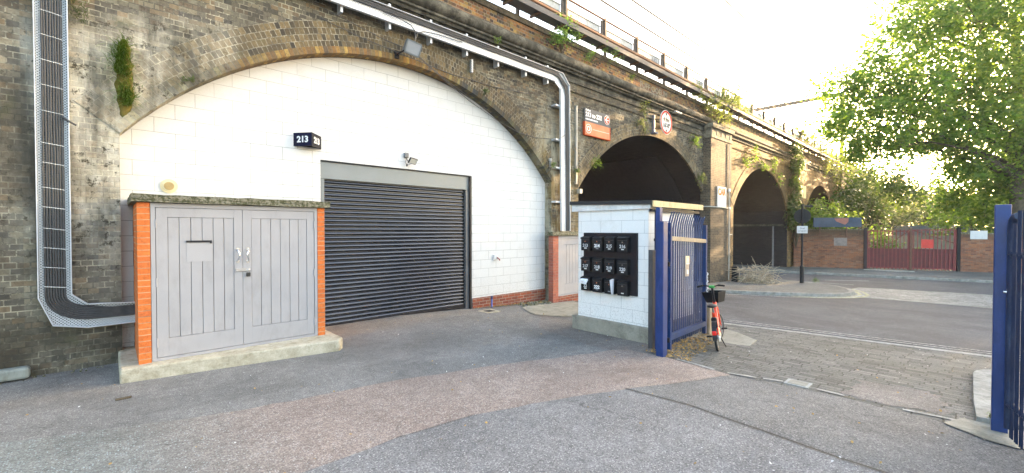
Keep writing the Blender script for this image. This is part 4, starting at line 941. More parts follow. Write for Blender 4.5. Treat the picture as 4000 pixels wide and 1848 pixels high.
def letterbox():
    t = thing('letterbox', 'x', 'letterbox', (5.917, 4.43, 1.42), 'black letterboxes on the kiosk wall')
    x1 = 5.917; x0 = x1-.075; ya, yb = 4.34, 4.522; z0, z1 = 1.30, 1.54
    mb = MB(); mb.bbox(x0, x1, ya, yb, z0, z1-.035, .004); mb.build('body', M_BLACK, t)
    mb = MB(); mb.prism([(x0-.008, z1-.045), (x0-.008, z1-.032), (x1, z1), (x1, z1-.034), (x0+.002, z1-.034)], 'y', ya-.004, yb+.004) if False else mb.add(
        [(x0-.010, ya-.004, z1-.045), (x0-.010, yb+.004, z1-.045), (x0-.008, ya-.004, z1-.02), (x0-.008, yb+.004, z1-.02), (x1, ya-.004, z1), (x1, yb+.004, z1), (x1, ya-.004, z1-.034), (x1, yb+.004, z1-.034)],
        [(0, 1, 3, 2), (2, 3, 5, 4), (4, 5, 7, 6), (6, 7, 1, 0), (0, 2, 4, 6), (1, 7, 5, 3)]); mb.build('lid', M_BLACK, t)
    mb = MB(); mb.box(x0-.003, x0-.0005, ya+.008, yb-.008, z1-.062, z1-.056); mb.build('slot', paint('slot edge', (.05, .05, .055), .4), t)
    mb = MB(); mb.disc((x0-.005, (ya+yb)/2, z1-.085), (1, 0, 0), .0085, .006, 14); mb.build('lock', M_STEEL, t)
    return t
lb0 = letterbox()
LB = [(0, 0, '213', 1), (0, 1, '214', 1), (0, 2, '215', 1), (0, 3, '216', 1), (1, 0, '217', 1), (1, 1, '218', 1), (1, 2, '219', 1), (1, 3, '220', 1), (2, 0, '22', 1), (2, 1, '222', 0), (2, 2, '', 1), (2, 3, '', 1)]
M_NUM = paint('pale number paint', (.55, .56, .57), .8, spec=.05); M_NLAB = paint('white name label', (.72, .72, .7), .5); M_NLG = paint('grey name label', (.2, .2, .21), .5)
LBL = ['letterbox numbered 213 at the top left of the black board', 'second letterbox from the left in the top row, with bold number 214', 'third letterbox along the top row, above number 219',
       'top row letterbox with its flap raised, numbered 216, at the right end', 'letterbox numbered 217 directly over the one stuffed with a folded envelope', 'middle row letterbox numbered 218, between 217 and 219',
       'middle row letterbox numbered 219, over the pair with the upright envelope', 'right end letterbox of the middle row, numbered 220', 'bottom left letterbox with a folded envelope stuffed in its slot',
       'bottom row letterbox with bold number 222, next to the one with the folded envelope', 'unnumbered letterbox with a grey name label, left of the upright envelope', 'unnumbered letterbox with a white name label at the bottom right of the board']
BX = []
for i, (r_, c_, tx, lab) in enumerate(LB):
    dy = -.236*c_-(.008 if c_ == 3 else 0); dz = (0, -.345, -.675)[r_]-.004*c_*(r_ > 0)
    BX.append((lb0 if i == 0 else copy_tree(lb0, delta=(0, dy, dz)), dy, dz))
for i, (r_, c_, tx, lab) in enumerate(LB):
    o, dy, dz = BX[i]; by = 4.43+dy
    if tx: text_mb(tx, .072, (5.8405, by, 1.385+dz), (0, -1, 0), (0, 0, 1), M_NUM if tx not in ('214', '222') else M_LETW, o, 'number', .0016 if tx not in ('214', '222') else .003, depth=.001)
    if lab or tx == '222':
        mb = MB(); mb.box(5.839, 5.8425, by-.028, by+.02, 1.334+dz, 1.350+dz); mb.build('name_label', M_NLG if tx in ('214', '222', '') and i != 11 else M_NLAB, o)
    o['label'] = LBL[i]
    if tx == '216':
        mb = MB(); mb.add([(5.80, by-.08, 1.52), (5.80, by+.08, 1.52), (5.86, by+.08, 1.545), (5.86, by-.08, 1.545), (5.80, by-.08, 1.514), (5.80, by+.08, 1.514), (5.86, by+.08, 1.539), (5.86, by-.08, 1.539)], [(0, 1, 2, 3), (7, 6, 5, 4), (0, 4, 5, 1), (0, 3, 7, 4), (1, 5, 6, 2)]); mb.build('raised_flap', M_BLACK, o)
e = thing('folded_envelope', 'folded white envelope stuck in the bottom left letterbox', 'envelope', (5.8, 4.45, .8))
mb = MB(); mb.add([(5.835, 4.50, .83), (5.835, 4.37, .83), (5.79, 4.36, .775), (5.79, 4.52, .785), (5.80, 4.385, .735), (5.80, 4.51, .745), (5.84, 4.50, .80), (5.84, 4.37, .80)], [(0, 1, 2, 3), (3, 2, 4, 5), (5, 4, 7, 6), (0, 3, 5, 6), (1, 7, 4, 2)]); mb.build('paper', M_PAPER, e)
mb = MB(); mb.add([(5.785, 4.50, .80), (5.785, 4.40, .80), (5.775, 4.44, .765)], [(0, 1, 2)]); mb.build('flap', M_WSIGN, e)
e = thing('upright_envelope', 'tall bundle of white envelopes standing upright between the two bottom right letterboxes', 'envelope', (5.8, 3.86, .75))
mb = MB()
for k, (a_, b_) in enumerate(((.0, 0.), (.012, -.012), (.022, -.006))):
    mb.add([(5.84-a_, 3.895-b_, .63), (5.80-a_, 3.855-b_, .62), (5.80-a_, 3.845-b_, .875), (5.84-a_, 3.925-b_, .845), (5.845-a_, 3.897-b_, .63), (5.805-a_, 3.852-b_, .62), (5.805-a_, 3.842-b_, .875), (5.845-a_, 3.927-b_, .845)], [(0, 1, 2, 3), (7, 6, 5, 4), (0, 3, 7, 4), (1, 5, 6, 2), (2, 6, 7, 3), (0, 4, 5, 1)])
mb.build('paper', M_PAPER, e)

# ------------------------------------------------------------------ blue palisade gate
gt = thing('palisade_gate', 'open blue steel palisade gate leaf with chipped paint standing against the kiosk side', 'gate', (5.6, 2.84, 0))
def leafpt(s, z): return Vector((5.60+(7.25-5.60)*s, 2.83+.19*s, z-.075*s))
d = (leafpt(1, 0)-leafpt(0, 0)); d.z = 0; d.normalize(); nn = Vector((d.y, -d.x, 0))   # nn points towards the camera side
def slab(mb, s0, s1, z0, z1, t0, t1):
    q = []
    for z in (z0, z1):
        for s_, t_ in ((s0, t0), (s1, t0), (s1, t1), (s0, t1)): q.append(leafpt(s_, z)+nn*t_)
    mb.add(q, [(0, 1, 2, 3), (4, 7, 6, 5), (0, 4, 5, 1), (1, 5, 6, 2), (2, 6, 7, 3), (3, 7, 4, 0)])
mb = MB(); slab(mb, 0, .033, -.0, 1.745, -.03, .03); mb.build('stile', M_BLUE, gt)
mb = MB(); slab(mb, .965, 1, -.0, 1.80, -.03, .03); mb.build('stile', M_BLUE, gt)
mb = MB(); slab(mb, .034, .964, 1.505, 1.565, -.025, .03); mb.build('top_rail', M_SUNRAIL, gt)
mb = MB(); slab(mb, .034, .964, .125, .205, -.025, .03); mb.build('bottom_rail', M_BLUE, gt)
for k in range(17):
    s_ = .045+.0555*k; mb = MB(); w_ = .023; zt = 1.80+random.uniform(-.015, .015); zb = .03 if k % 3 else .045
    # W-section pale, top curled outwards
    sec = [(-w_, -.028), (-w_*.6, -.040), (-w_*.2, -.03), (w_*.2, -.03), (w_*.6, -.040), (w_, -.028)]
    L = []
    lv = [(zb, 0, 1), (zt-.12, 0, 1), (zt-.02, .012, 1), (zt+.07, .035, .8), (zt+.12, .055, .25)]
    n = len(sec)
    for (z_, o_, sc_) in lv:
        for (a_, b_) in sec: p = leafpt(s_, z_)+d*a_*sc_*1.0+nn*(b_+o_); L.append(p)
    fs = [(i*n+k2, i*n+k2+1, (i+1)*n+k2+1, (i+1)*n+k2) for i in range(len(lv)-1) for k2 in range(n-1)]
    mb.add(L, fs); o = mb.build('pale', M_BLUE, gt); m = o.modifiers.new('s', 'SOLIDIFY'); m.thickness = .003
mb = MB()
for s_ in (.0,):
    for z_ in (1.18, .14):
        mb.tube([leafpt(0, z_)+Vector((-.12, 0, 0)), leafpt(0, z_)+Vector((.02, 0, 0))], .012, 8); mb.cyl(leafpt(0, z_-.03)+Vector((-.04, -.02, 0)), leafpt(0, z_+.03)+Vector((-.04, -.02, 0)), .022, 8)
mb.build('hinge', M_BLACKG, gt)
n_s = thing('gate_notice', 'small tan and grey notice with white patches fixed to the open blue gate', 'notice', tuple(leafpt(.43, 1.1)))
def np_(s0, s1, z0, z1, t, mat, name): mb = MB(); slab(mb, s0, s1, z0, z1, t, t+.004); mb.build(name, mat, n_s)
np_(.385, .485, .985, 1.29, .012, paint('grey notice', (.30, .25, .21), .5), 'plate')
np_(.385, .485, 1.19, 1.29, .017, paint('tan notice', (.62, .50, .34), .5), 'upper_panel')
np_(.41, .455, 1.205, 1.255, .022, M_WSIGN, 'picture'); np_(.387, .475, 1.165, 1.188, .022, M_WSIGN, 'text_band'); np_(.40, .45, 1.02, 1.085, .022, M_WSIGN, 'picture')
chn = thing('gate_chain', 'silvery chain hanging on the far stile of the blue gate', 'chain', tuple(leafpt(.97, .9)))
mb = MB(); pts = [leafpt(.965+.012*math.sin(k*1.7), 1.02-.03*k)+nn*(.045+.01*(k % 2)) for k in range(12)]; mb.tube(pts, [.012 if k % 2 else .006 for k in range(12)], 6); mb.build('links', M_GALV, chn)
gp = thing('gate_post', 'thick square blue hinge post of the open palisade gate', 'post', (5.43, 2.84, 0))
mb = MB(); mb.bbox(5.365, 5.49, 2.785, 2.885, -.1, 1.755, .008, seg=2); mb.build('post', M_BLUE2S, gp)
mb = MB(); mb.bbox(5.36, 5.495, 2.78, 2.89, 1.755, 1.765, .003); mb.build('cap', M_BLUE2S, gp)
gp = thing('tall_fence_post', 'taller narrow blue post standing just behind the square hinge post', 'post', (5.62, 2.99, 0))
mb = MB(); mb.bbox(5.585, 5.665, 2.955, 3.02, -.12, 1.96, .005); mb.build('post', M_BLUE2S, gp)
gp = thing('grey_steel_post', 'low dark grey steel channel post between the kiosk corner and the blue posts', 'post', (5.72, 3.1, 0))
mb = MB(); mb.bbox(5.66, 5.76, 3.10, 3.17, -.12, 1.36, .005); mb.build('post', paint('dark grey steel', (.055, .055, .062), .5, dirt=(.16, .15, .14), dirt_amt=.4), gp)
st_ = thing('guard_stone', 'worn stone block at the foot of the open gate leaf', 'stone', (7.4, 3.05, -.13))
mb = MB(); mb.prism([(7.34, -.2), (7.56, -.2), (7.50, .12), (7.45, .36), (7.36, .38)], 'y', 2.98, 3.12); mb.build('stone', stonemat('tan stone', (.3, .22, .14), (.44, .36, .26)), st_, bevel=.02)

# ------------------------------------------------------------------ right-hand gate
rg = thing('right_gate_post', 'broad dark blue steel gate post at the right edge of the entrance', 'post', (5.5, -.26, 0))
mb = MB(); mb.bbox(5.42, 5.52, -.232, -.138, -.1, 1.86, .006, seg=2); mb.build('post', M_BLUE2S, rg)
rl = thing('right_palisade_gate', 'dark blue palisade gate leaf at the extreme right, seen almost edge on', 'gate', (5.4, -.3, 0))
def rp(s, z): return Vector((5.36-1.9*s, -.236-.46*s, z))
dr_ = (rp(1, 0)-rp(0, 0)).normalized(); nr = Vector((dr_.y, -dr_.x, 0))
if nr.y < 0: nr = -nr
mb = MB(); mb.tube([rp(0, .02), rp(0, 1.66), rp(.01, 1.73), rp(.03, 1.755), rp(.06, 1.76)], .030, 10); mb.build('stile', M_BLUE2, rl)
for k in range(20):
    mb = MB(); s_ = .06+.045*k; c_ = rp(s_, 0); L = []; zt = 1.80 if k else 1.7
    sec = [(-.026, 0), (-.014, .010), (-.006, .002), (.006, .002), (.014, .010), (.026, 0)]
    for z_ in (-.02, zt):
        for a_, b_ in sec: L.append(Vector((c_.x, c_.y, z_))+dr_*a_+nr*(b_+.02))
    mb.add(L, [(i, i+1, 7+i, 6+i) for i in range(5)]); o = mb.build('pale', M_BLUE2, rl); m = o.modifiers.new('s', 'SOLIDIFY'); m.thickness = .003
for z_ in (1.45, .22):
    mb = MB(); a_ = rp(0, z_); b_ = rp(1, z_); mb.tube([a_, b_], .028, 6); mb.build('rail', M_BLUE2, rl)
mb = MB(); mb.cyl(rp(0, 1.14)+nr*.03, rp(0, 1.14)+nr*.05+Vector((.0, 0, 0)), .012, 8); mb.build('bolt', M_STEEL, rl)

# ------------------------------------------------------------------ bicycle
bk = thing('hire_bicycle', 'orange red step-through hire bicycle with black basket, seen from behind beside the blue gate', 'bicycle', (6.39, 2.47, gz(6.39)))
BM = Matrix.Translation((6.39, 2.47, gz(6.39))) @ Matrix.Rotation(R(19), 4, 'Z') @ Matrix.Rotation(R(-8), 4, 'X')
def wheel(cx, r, name, yaw=0):
    Mw = BM @ Matrix.Translation((cx, 0, r)) @ Matrix.Rotation(R(yaw), 4, 'Z')
    t = MB(); pts = [(r*.94*math.cos(2*math.pi*k/32), 0, r*.94*math.sin(2*math.pi*k/32)) for k in range(33)]; t.tube(pts, .018, 8, cap=False, M=Mw); w0 = t.build('tyre', M_RUB, bk)
    t = MB(); pts = [(r*.85*math.cos(2*math.pi*k/32), 0, r*.85*math.sin(2*math.pi*k/32)) for k in range(33)]; t.tube(pts, .009, 6, cap=False, M=Mw)
    for k in range(12): a_ = math.pi*k/6; t.cyl((0, 0, 0), (r*.85*math.cos(a_), 0, r*.85*math.sin(a_)), .0018, 4, M=Mw)
    t.cyl((0, -.04, 0), (0, .04, 0), .03, 12, M=Mw); t.build('rim', M_LAMPG, w0)
wheel(0, .20, 'wheel'); wheel(.80, .20, 'wheel', -18)
def bt(name, pts, r, mat, n=10, par=bk): mb = MB(); mb.tube(pts, r, n, M=BM); return mb.build(name, mat, par)
bt('frame', [(0, -.03, .20), (.12, -.035, .215), (.30, -.02, .20), (.42, 0, .24), (.56, 0, .36), (.66, 0, .53), (.70, 0, .60)], [.022, .028, .034, .036, .034, .03, .028], M_BIKER)
mb = MB(); mb.tube([(.30, 0, .20), (.22, 0, .40), (.18, 0, .52)], [.032, .028, .024], 10, M=BM); mb.tube([(.0, .035, .20), (.12, .03, .30), (.21, 0, .42)], .014, 8, M=BM); mb.tube([(.0, -.035, .20), (.12, -.03, .30), (.21, 0, .42)], .014, 8, M=BM); mb.build('seat_tube', M_BIKER, bk)
mb = MB(); mb.bbox(.07, .15, -.038, .038, .31, .46, .012, M=BM); mb.build('battery', M_BLACKG, bk)
mb = MB()
for k in range(15):
    a0, a1 = R(30+10*k), R(40+10*k); r_ = .225
    q = [(r_*math.cos(a0), -.03, .2+r_*math.sin(a0)), (r_*math.cos(a0), .03, .2+r_*math.sin(a0)), (r_*math.cos(a1), .03, .2+r_*math.sin(a1)), (r_*math.cos(a1), -.03, .2+r_*math.sin(a1))]
    q += [(p[0]*1.0, p[1], p[2]-.006) for p in q]
    mb.add(q, [(0, 1, 2, 3), (7, 6, 5, 4), (0, 3, 7, 4), (1, 5, 6, 2)], M=BM)
mb.build('rear_mudguard', M_BLACKG, bk)
mb = MB(); mb.bbox(-.245, -.215, -.028, .028, .27, .325, .008, M=BM); mb.build('rear_light', M_TLAMP, bk)
mb = MB(); mb.bbox(-.06, .28, -.052, -.036, .14, .215, .012, M=BM); mb.build('chain_guard', M_BIKEW, bk)
bt('seat_post', [(.20, 0, .47), (.165, 0, .60)], .014, M_LAMPG)
mb = MB(); bm = bmesh.new(); bmesh.ops.create_uvsphere(bm, u_segments=16, v_segments=10, radius=1)
for q in bm.verts:
    wdt = .075 if q.co.x < 0 else .075-.05*q.co.x
    q.co = Vector((.15+q.co.x*.12, q.co.y*wdt, .625+q.co.z*(.026)))
mb.bm(bm, BM, sm=True); mb.build('saddle', M_BLACKG, bk)
bt('stem', [(.69, 0, .56), (.66, 0, .72), (.64, 0, .86)], [.02, .018, .018], M_BLACKG)
HB = Matrix.Translation((.64, 0, .86)) @ Matrix.Rotation(R(-28), 4, 'Z')
def hb(name, pts, r, mat, n=8): mb = MB(); mb.tube(pts, r, n, M=BM @ HB); mb.build(name, mat, bk)
hb('handlebar', [(-.04, .20, .0), (-.02, .13, .015), (0, .05, .0), (0, 0, -.02), (0, -.05, .0), (-.02, -.13, .018), (-.04, -.20, .012)], .010, M_BLACKG)
hb('grip', [(-.035, -.13, .018), (-.05, -.235, .012)], .015, M_RUB); hb('grip', [(-.035, .13, .016), (-.05, .22, .0)], .015, M_RUB)
hb('brake_lever', [(.02, -.07, .0), (.03, -.14, -.005), (.02, -.21, -.012)], .005, M_LAMPG)
mb = MB(); mb.bbox(-.03, .03, -.045, .045, -.03, .012, .012, M=BM @ HB); mb.build('display_head', M_GREEN, bk)
mb = MB(); Bk = BM @ Matrix.Translation((.84, 0, .58)) @ Matrix.Rotation(R(-28), 4, 'Z')
def frus(x0, x1, w0, w1, z0, z1, th=.006):
    o_ = [(x0+.03, -w0, z0), (x1-.01, -w0, z0), (x1-.01, w0, z0), (x0+.03, w0, z0), (x0, -w1, z1), (x1, -w1, z1), (x1, w1, z1), (x0, w1, z1)]
    mb.add(o_, [(0, 3, 2, 1), (0, 1, 5, 4), (1, 2, 6, 5), (2, 3, 7, 6), (3, 0, 4, 7)], M=Bk)
frus(-.11, .11, .10, .145, 0, .17); o = mb.build('basket', M_BLACK, bk, fix=False); m = o.modifiers.new('s', 'SOLIDIFY'); m.thickness = .007
bt('crank', [(.30, -.05, .20), (.36, -.06, .245)], .008, M_LAMPG); bt('crank', [(.30, .05, .20), (.24, .06, .155)], .008, M_LAMPG)
for sy, px_, pz in ((-1, .36, .245), (1, .24, .155)):
    mb = MB(); y0, y1 = sorted((sy*.065, sy*.145))
    for a_ in (-.03, .022): mb.box(px_+a_, px_+a_+.008, y0, y1, pz-.008, pz+.008, M=BM)
    mb.box(px_-.03, px_+.03, y0, y0+.008, pz-.008, pz+.008, M=BM); mb.box(px_-.03, px_+.03, y1-.008, y1, pz-.008, pz+.008, M=BM); mb.build('pedal', M_BLACKG, bk)
bt('kickstand', [(.06, -.06, .17), (.03, -.11, .05)], .009, M_BLACKG); bt('fork', [(.80, .035, .20), (.72, .03, .50), (.70, 0, .56)], .012, M_BIKER); bt('fork', [(.80, -.035, .20), (.72, -.03, .50), (.70, 0, .56)], .012, M_BIKER)

# ------------------------------------------------------------------ island: sign post, bollard, brush pile
gi = gz(20.4)+.1
sp = thing('road_sign_post', 'black post with the dark back of a round sign and a white dual carriageway plate', 'road sign', (20.36, 4.63, gi))
mb = MB(); mb.cyl((20.36, 4.63, gi-.1), (20.36, 4.63, 2.62), .038, 12); mb.build('pole', M_BLACKG, sp)
mb = MB(); mb.cyl((20.36, 4.63, gi-.1), (20.36, 4.63, gi+.66), .072, 14); mb.cyl((20.36, 4.63, gi+.66), (20.36, 4.63, gi+.72), .072, 14, r1=.04); mb.build('base_sleeve', M_BLACKG, sp)
tc = Vector((-.975, -.222, 0)); rt = Vector((.222, -.975, 0))
mb = MB(); cc = Vector((20.36, 4.63, 2.20))-tc*.05; mb.tube([cc, cc-tc*.012], .29, 32); mb.build('round_sign_back', M_BLACK, sp)
pc = Vector((20.36, 4.63, 1.655))+tc*.045
Mp = Matrix((( rt.x, -tc.x, 0, pc.x), (rt.y, -tc.y, 0, pc.y), (0, 0, 1, pc.z), (0, 0, 0, 1)))
mb = MB(); mb.bbox(-.18, .18, -.006, .006, -.145, .145, .003, M=Mp); mb.build('plate', M_WSIGN, sp)
tcol = paint('sign lettering', (.03, .03, .03), .5)
text_mb('Dual', .085, pc+tc*.009+Vector((0, 0, .05)), rt, Z_, tcol, sp, 'plate_text'); text_mb('carriageway', .072, pc+tc*.009-Vector((0, 0, .05)), rt, Z_, tcol, sp, 'plate_text', sx=.85)
mb = MB(); mb.tube([(20.36, 4.63, 2.6), Vector((20.36, 4.63, 2.6))+rt*.35], .022, 8); mb.tube([Vector((20.36, 4.63, 2.6))+rt*.08, Vector((20.36, 4.63, 2.57))+rt*.34], [.03, .045], 10); mb.cyl((20.36, 4.63, 2.60), (20.36, 4.63, 2.68), .06, 12); mb.build('lamp_arm', M_BLACKG, sp)
bo = thing('black_bollard', 'short black square bollard at the foot of the first pilaster', 'bollard', (18.9, 6.65, -.5))
mb = MB(); mb.bbox(18.82, 19.04, 6.55, 6.77, -.6, .09, .015); mb.build('body', M_BLACKG, bo)
mb = MB(); mb.bbox(18.80, 19.06, 6.53, 6.79, .09, .12, .008); mb.build('cap', M_BLACK, bo)
bp = MB(); rr = random.Random(11)
for k in range(230):
    a_ = rr.uniform(0, 6.28); b_ = rr.uniform(0, 1)
    p = Vector((18.95+.95*(rr.random()-.5)*1.3, 5.9-.8*(rr.random()-.5)*1.3, -.5+.05+rr.random()**1.4*.6)); L_ = rr.uniform(.25, .75); dv = Vector((rr.gauss(0, 1), rr.gauss(0, 1), rr.gauss(.1, .45))).normalized()
    pts = [p]; q = p.copy()
    for j in range(4):
        dv = (dv+Vector((rr.gauss(0, .28), rr.gauss(0, .28), rr.gauss(-.08, .22)))).normalized(); q = q+dv*L_/4; q.z = max(q.z, -.49); pts.append(q.copy())
    r0 = rr.uniform(.008, .018); bp.tube(pts, [r0, r0*.9, r0*.8, r0*.6, r0*.4], 4, cap=False)
o = bp.build('brush_pile', M_TWIG, fix=False); tag(o, 'heap of dry cut branches lying on the pavement beside the pilaster', 'brush pile')

# ------------------------------------------------------------------ far yard: walls, gates, hoarding
W0 = Vector((29.2, 7.05, 0)); W1 = Vector((30.3, 3.98, 0)); W2 = Vector((31.92, .36, 0)); W3 = Vector((35.4, -8.0, 0))
def wall(name, a, b, z0, z1, th, mat, capm, label):
    t = thing(name, label, 'wall', ((a.x+b.x)/2, (a.y+b.y)/2, z0)); d_ = (b-a).normalized(); L_ = (b-a).length
    Mw = Matrix.Translation(a) @ Matrix.Rotation(math.atan2(d_.y, d_.x), 4, 'Z')
    mb = MB(); vs = [(x, y_, z) for z in (z0, z1) for y_ in (0, th) for x in (0, L_)]
    fs = [(0, 2, 3, 1), (4, 5, 7, 6), (0, 1, 5, 4), (2, 6, 7, 3), (0, 4, 6, 2), (1, 3, 7, 5)]
    uv = []
    for f in fs:
        p = [vs[i] for i in f]; flat = len({q[2] for q in p}) == 1; side = len({q[0] for q in p}) == 1
        uv.append([((q[1] if side else q[0]), (q[1] if flat else q[2])) for q in p])
    mb.add(vs, fs, uv, M=Mw); mb.build('brickwork', mat, t)
    mb = MB(); mb.box(-.02, L_+.02, -.03, th+.03, z1, z1+.07, M=Mw); mb.build('coping', capm, t); return Mw, t
Mw1, t1 = wall('yard_wall', W0, W1, -.65, 1.63, .3, M_YARDW, M_SLAB, 'red brown brick wall with sooty top between the viaduct and the red gates')
mb = MB(); mb.box(1.9, 2.5, -.006, .002, .75, 1.2, M=Mw1); mb.build('grey_paint_patch', paint('grey buff paint', (.24, .2, .18), .8, var=.3), t1)
Mw2, t2 = wall('right_yard_wall', W2, W3, -.65, 1.42, .3, M_YARDW, M_SLAB, 'pale brown brick wall with a white notice, right of the red gates')
ns = thing('wall_notice', 'weathered white notice board on the brick wall right of the red gates', 'notice', (32.1, 0, 1.4))
mb = MB(); mb.box(.38, 1.02, -.035, -.008, 1.17, 1.60, M=Mw2); mb.build('board', M_WSIGN, ns)
rgd = thing('red_yard_gates', 'pair of faded red barred steel gates with solid lower sheets between brick walls', 'gate', ((W1.x+W2.x)/2, (W1.y+W2.y)/2, -.5))
dG = (W2-W1).normalized(); LG = (W2-W1).length; MG = Matrix.Translation(W1) @ Matrix.Rotation(math.atan2(dG.y, dG.x), 4, 'Z')
for x in (.04, LG-.06):
    mb = MB(); mb.bbox(x-.07, x+.07, -.07, .07, -.65, 1.76, .01, M=MG); mb.build('gate_post', paint('dark gate post', (.035, .02, .02), .7) if x < 1 else M_BLACK, rgd)
for h_, (x0, x1) in enumerate(((.13, LG*.5-.02), (LG*.5+.02, LG-.14))):
    lf = MB(); zt0, zt1 = (1.60, 1.62) if h_ == 0 else (1.66, 1.78)
    lf.box(x0, x1, -.02, .02, zt0-.05, zt0, M=MG); lf.box(x0, x1, -.02, .02, -.42, -.36, M=MG); lf.box(x0, x0+.06, -.021, .021, -.45, zt0, M=MG); lf.box(x1-.06, x1, -.021, .021, -.45, zt0, M=MG)
    lfo = lf.build('gate_leaf', M_RED, rgd)
    mb = MB(); mb.box(x0+.06, x1-.06, .0, .012, -.36, .64, M=MG); mb.build('sheet', M_REDS, lfo)
    nb_ = 11
    for k in range(nb_):
        x = x0+.10+(x1-x0-.2)*k/(nb_-1); mb = MB(); mb.box(x-.022, x+.022, -.034, -.022, -.48, zt0+(.06 if h_ == 0 else .1*k/nb_), M=MG); mb.build('bar', M_RED, lfo)
    mb = MB()
    a_, b_ = ((x0, .1), (x1, 1.58)) if h_ == 0 else ((x0, 1.62), (x1, .9))
    dz = b_[1]-a_[1]; mb.add([(a_[0], .014, a_[1]), (b_[0], .014, b_[1]), (b_[0], .014, b_[1]+.06), (a_[0], .014, a_[1]+.06), (a_[0], .03, a_[1]), (b_[0], .03, b_[1]), (b_[0], .03, b_[1]+.06), (a_[0], .03, a_[1]+.06)], [(0, 1, 2, 3), (7, 6, 5, 4), (0, 4, 5, 1), (3, 2, 6, 7), (0, 3, 7, 4), (1, 5, 6, 2)], M=MG)
    mb.build('brace', M_RUST, lfo)
mb = MB(); mb.box(LG*.5+.42, LG*.5+.92, -.05, -.036, .68, 1.14, M=MG); mb.build('red_plate', M_REDL, rgd)
mb = MB(); mb.box(LG*.5-.05, LG*.5+.05, -.05, .05, -.5, 1.74, M=MG); mb.build('centre_post', M_RUST, rgd)
hd = thing('hoarding', 'long faded blue hoarding board with a pink peeled patch above the brick wall', 'hoarding', (29.9, 5.3, 2.1))
Mh = Matrix.Translation((29.0, 6.07, 0)) @ Matrix.Rotation(math.atan2(-1.87, 1.25), 4, 'Z')
mb = MB(); mb.box(0, 2.35, -.03, .03, 1.80, 2.33, M=Mh); mb.build('board', M_HOARD, hd)
mb = MB(); mb.prism([(1.02, 2.28), (1.72, 2.30), (1.70, 2.08), (1.55, 1.93), (1.38, 2.0), (1.12, 2.12)], 'y', -.036, -.031, M=Mh); mb.build('peeled_patch', M_HPATCH, hd)
mb = MB(); mb.box(1.6, 1.66, -.02, .02, 1.3, 1.80, M=Mh); mb.box(2.2, 2.26, -.02, .02, 1.3, 1.80, M=Mh); mb.box(.3, .36, -.02, .02, 1.3, 1.80, M=Mh); mb.build('leg', M_RUST, hd)
pl_ = thing('timber_plank', 'pale timber planks lying at the foot of the red gates', 'plank', (29.9, 3.2, -.49))
mb = MB(); mb.box(29.55, 29.68, 2.4, 3.9, -.50, -.465); mb.box(29.78, 29.88, 1.9, 3.5, -.50, -.46); mb.build('planks', M_PIPEW, pl_)
cw = thing('low_white_wall', 'low pale rendered wall seen through the bars of the red gates', 'wall', (41, 2, -.6))
mb = MB(); mb.box(40, 40.3, -4, 6.5, -.6, 1.25); mb.build('wall', paint('pale render', (.38, .35, .3), .9, dirt=(.15, .13, .1), dirt_amt=.6), cw)
ct = thing('graffiti_container', 'grey container with scrawled graffiti beyond the red gates', 'container', (47, 1, -.6))
mb = MB(); mb.bbox(46, 48.5, -.2, 4.2, -.6, 1.95, .03); mb.build('body', paint('grey container', (.22, .23, .25), .6, dirt=(.1, .1, .1), dirt_amt=.5), ct)
text_mb('NEC', .5, (45.98, 1.6, 1.55), (0, -1, 0), Z_, M_LETW, ct, 'graffiti', .01)

# ------------------------------------------------------------------ overhead line
cm = thing('catenary_gantry', 'steel overhead line mast and long beam reaching across the railway', 'gantry', (42, 7.0, 3))
mb = MB(); mb.box(41.88, 42.12, 6.88, 7.08, 3.2, 12.5); mb.build('mast', M_POSTS, cm)
mb = MB(); mb.box(41.9, 42.1, 6.9, 17.5, 12.15, 12.42); mb.build('beam', M_POSTS, cm)
mb = MB(); mb.tube([(42, 7.0, 4.4), (41.0, 7.1, 3.6), (40.4, 7.15, 3.2)], .06, 8); mb.tube([(42, 11.2, 12.2), (42, 11.2, 11.7), (42, 11.6, 11.3)], .07, 8); mb.build('strut', M_GALV, cm)
for i, (y_, z_) in enumerate(((9.0, 13.9), (9.0, 10.6), (9.0, 9.85))):
    mb = MB(); pts = [(-4, y_, z_)]+[(x, y_, z_-.12*math.sin(math.pi*((x % 42)/42))) for x in range(2, 130, 4)]; mb.tube(pts, .034 if i else .04, 5)
    o = mb.build('overhead_wire', M_POSTS); tag(o, ['highest overhead wire, nearest the right of the sky', 'upper of the two faint overhead wires over the railing', 'lower of the two faint overhead wires over the railing'][i], 'wire', 'overhead railway wires')

# small things on the ground
t = thing('inspection_cover', 'small pale rectangular metal cover in the tarmac by the setts', 'cover', (5.53, 1.28, -.06))
mb = MB(); mb.box(5.44, 5.64, 1.17, 1.40, gz(5.5)-.01, gz(5.5)+.014); mb.build('cover', M_COVER, t)
mb = MB(); mb.box(5.47, 5.61, 1.20, 1.37, gz(5.5)+.014, gz(5.5)+.017); mb.build('inset', M_CPAD, t)
t = thing('island_cover', 'pale triangular corner of paving slabs beside the bicycle', 'paving', (7.5, 2.6, -.14))
mb = MB(); mb.prism([(7.0, 3.15), (8.1, 3.2), (7.9, 2.75), (7.55, 2.32), (7.1, 2.28), (6.95, 2.6)], 'z', gz(7.5)-.03, gz(7.5)+.022); mb.build('slab', M_CPAD, t)
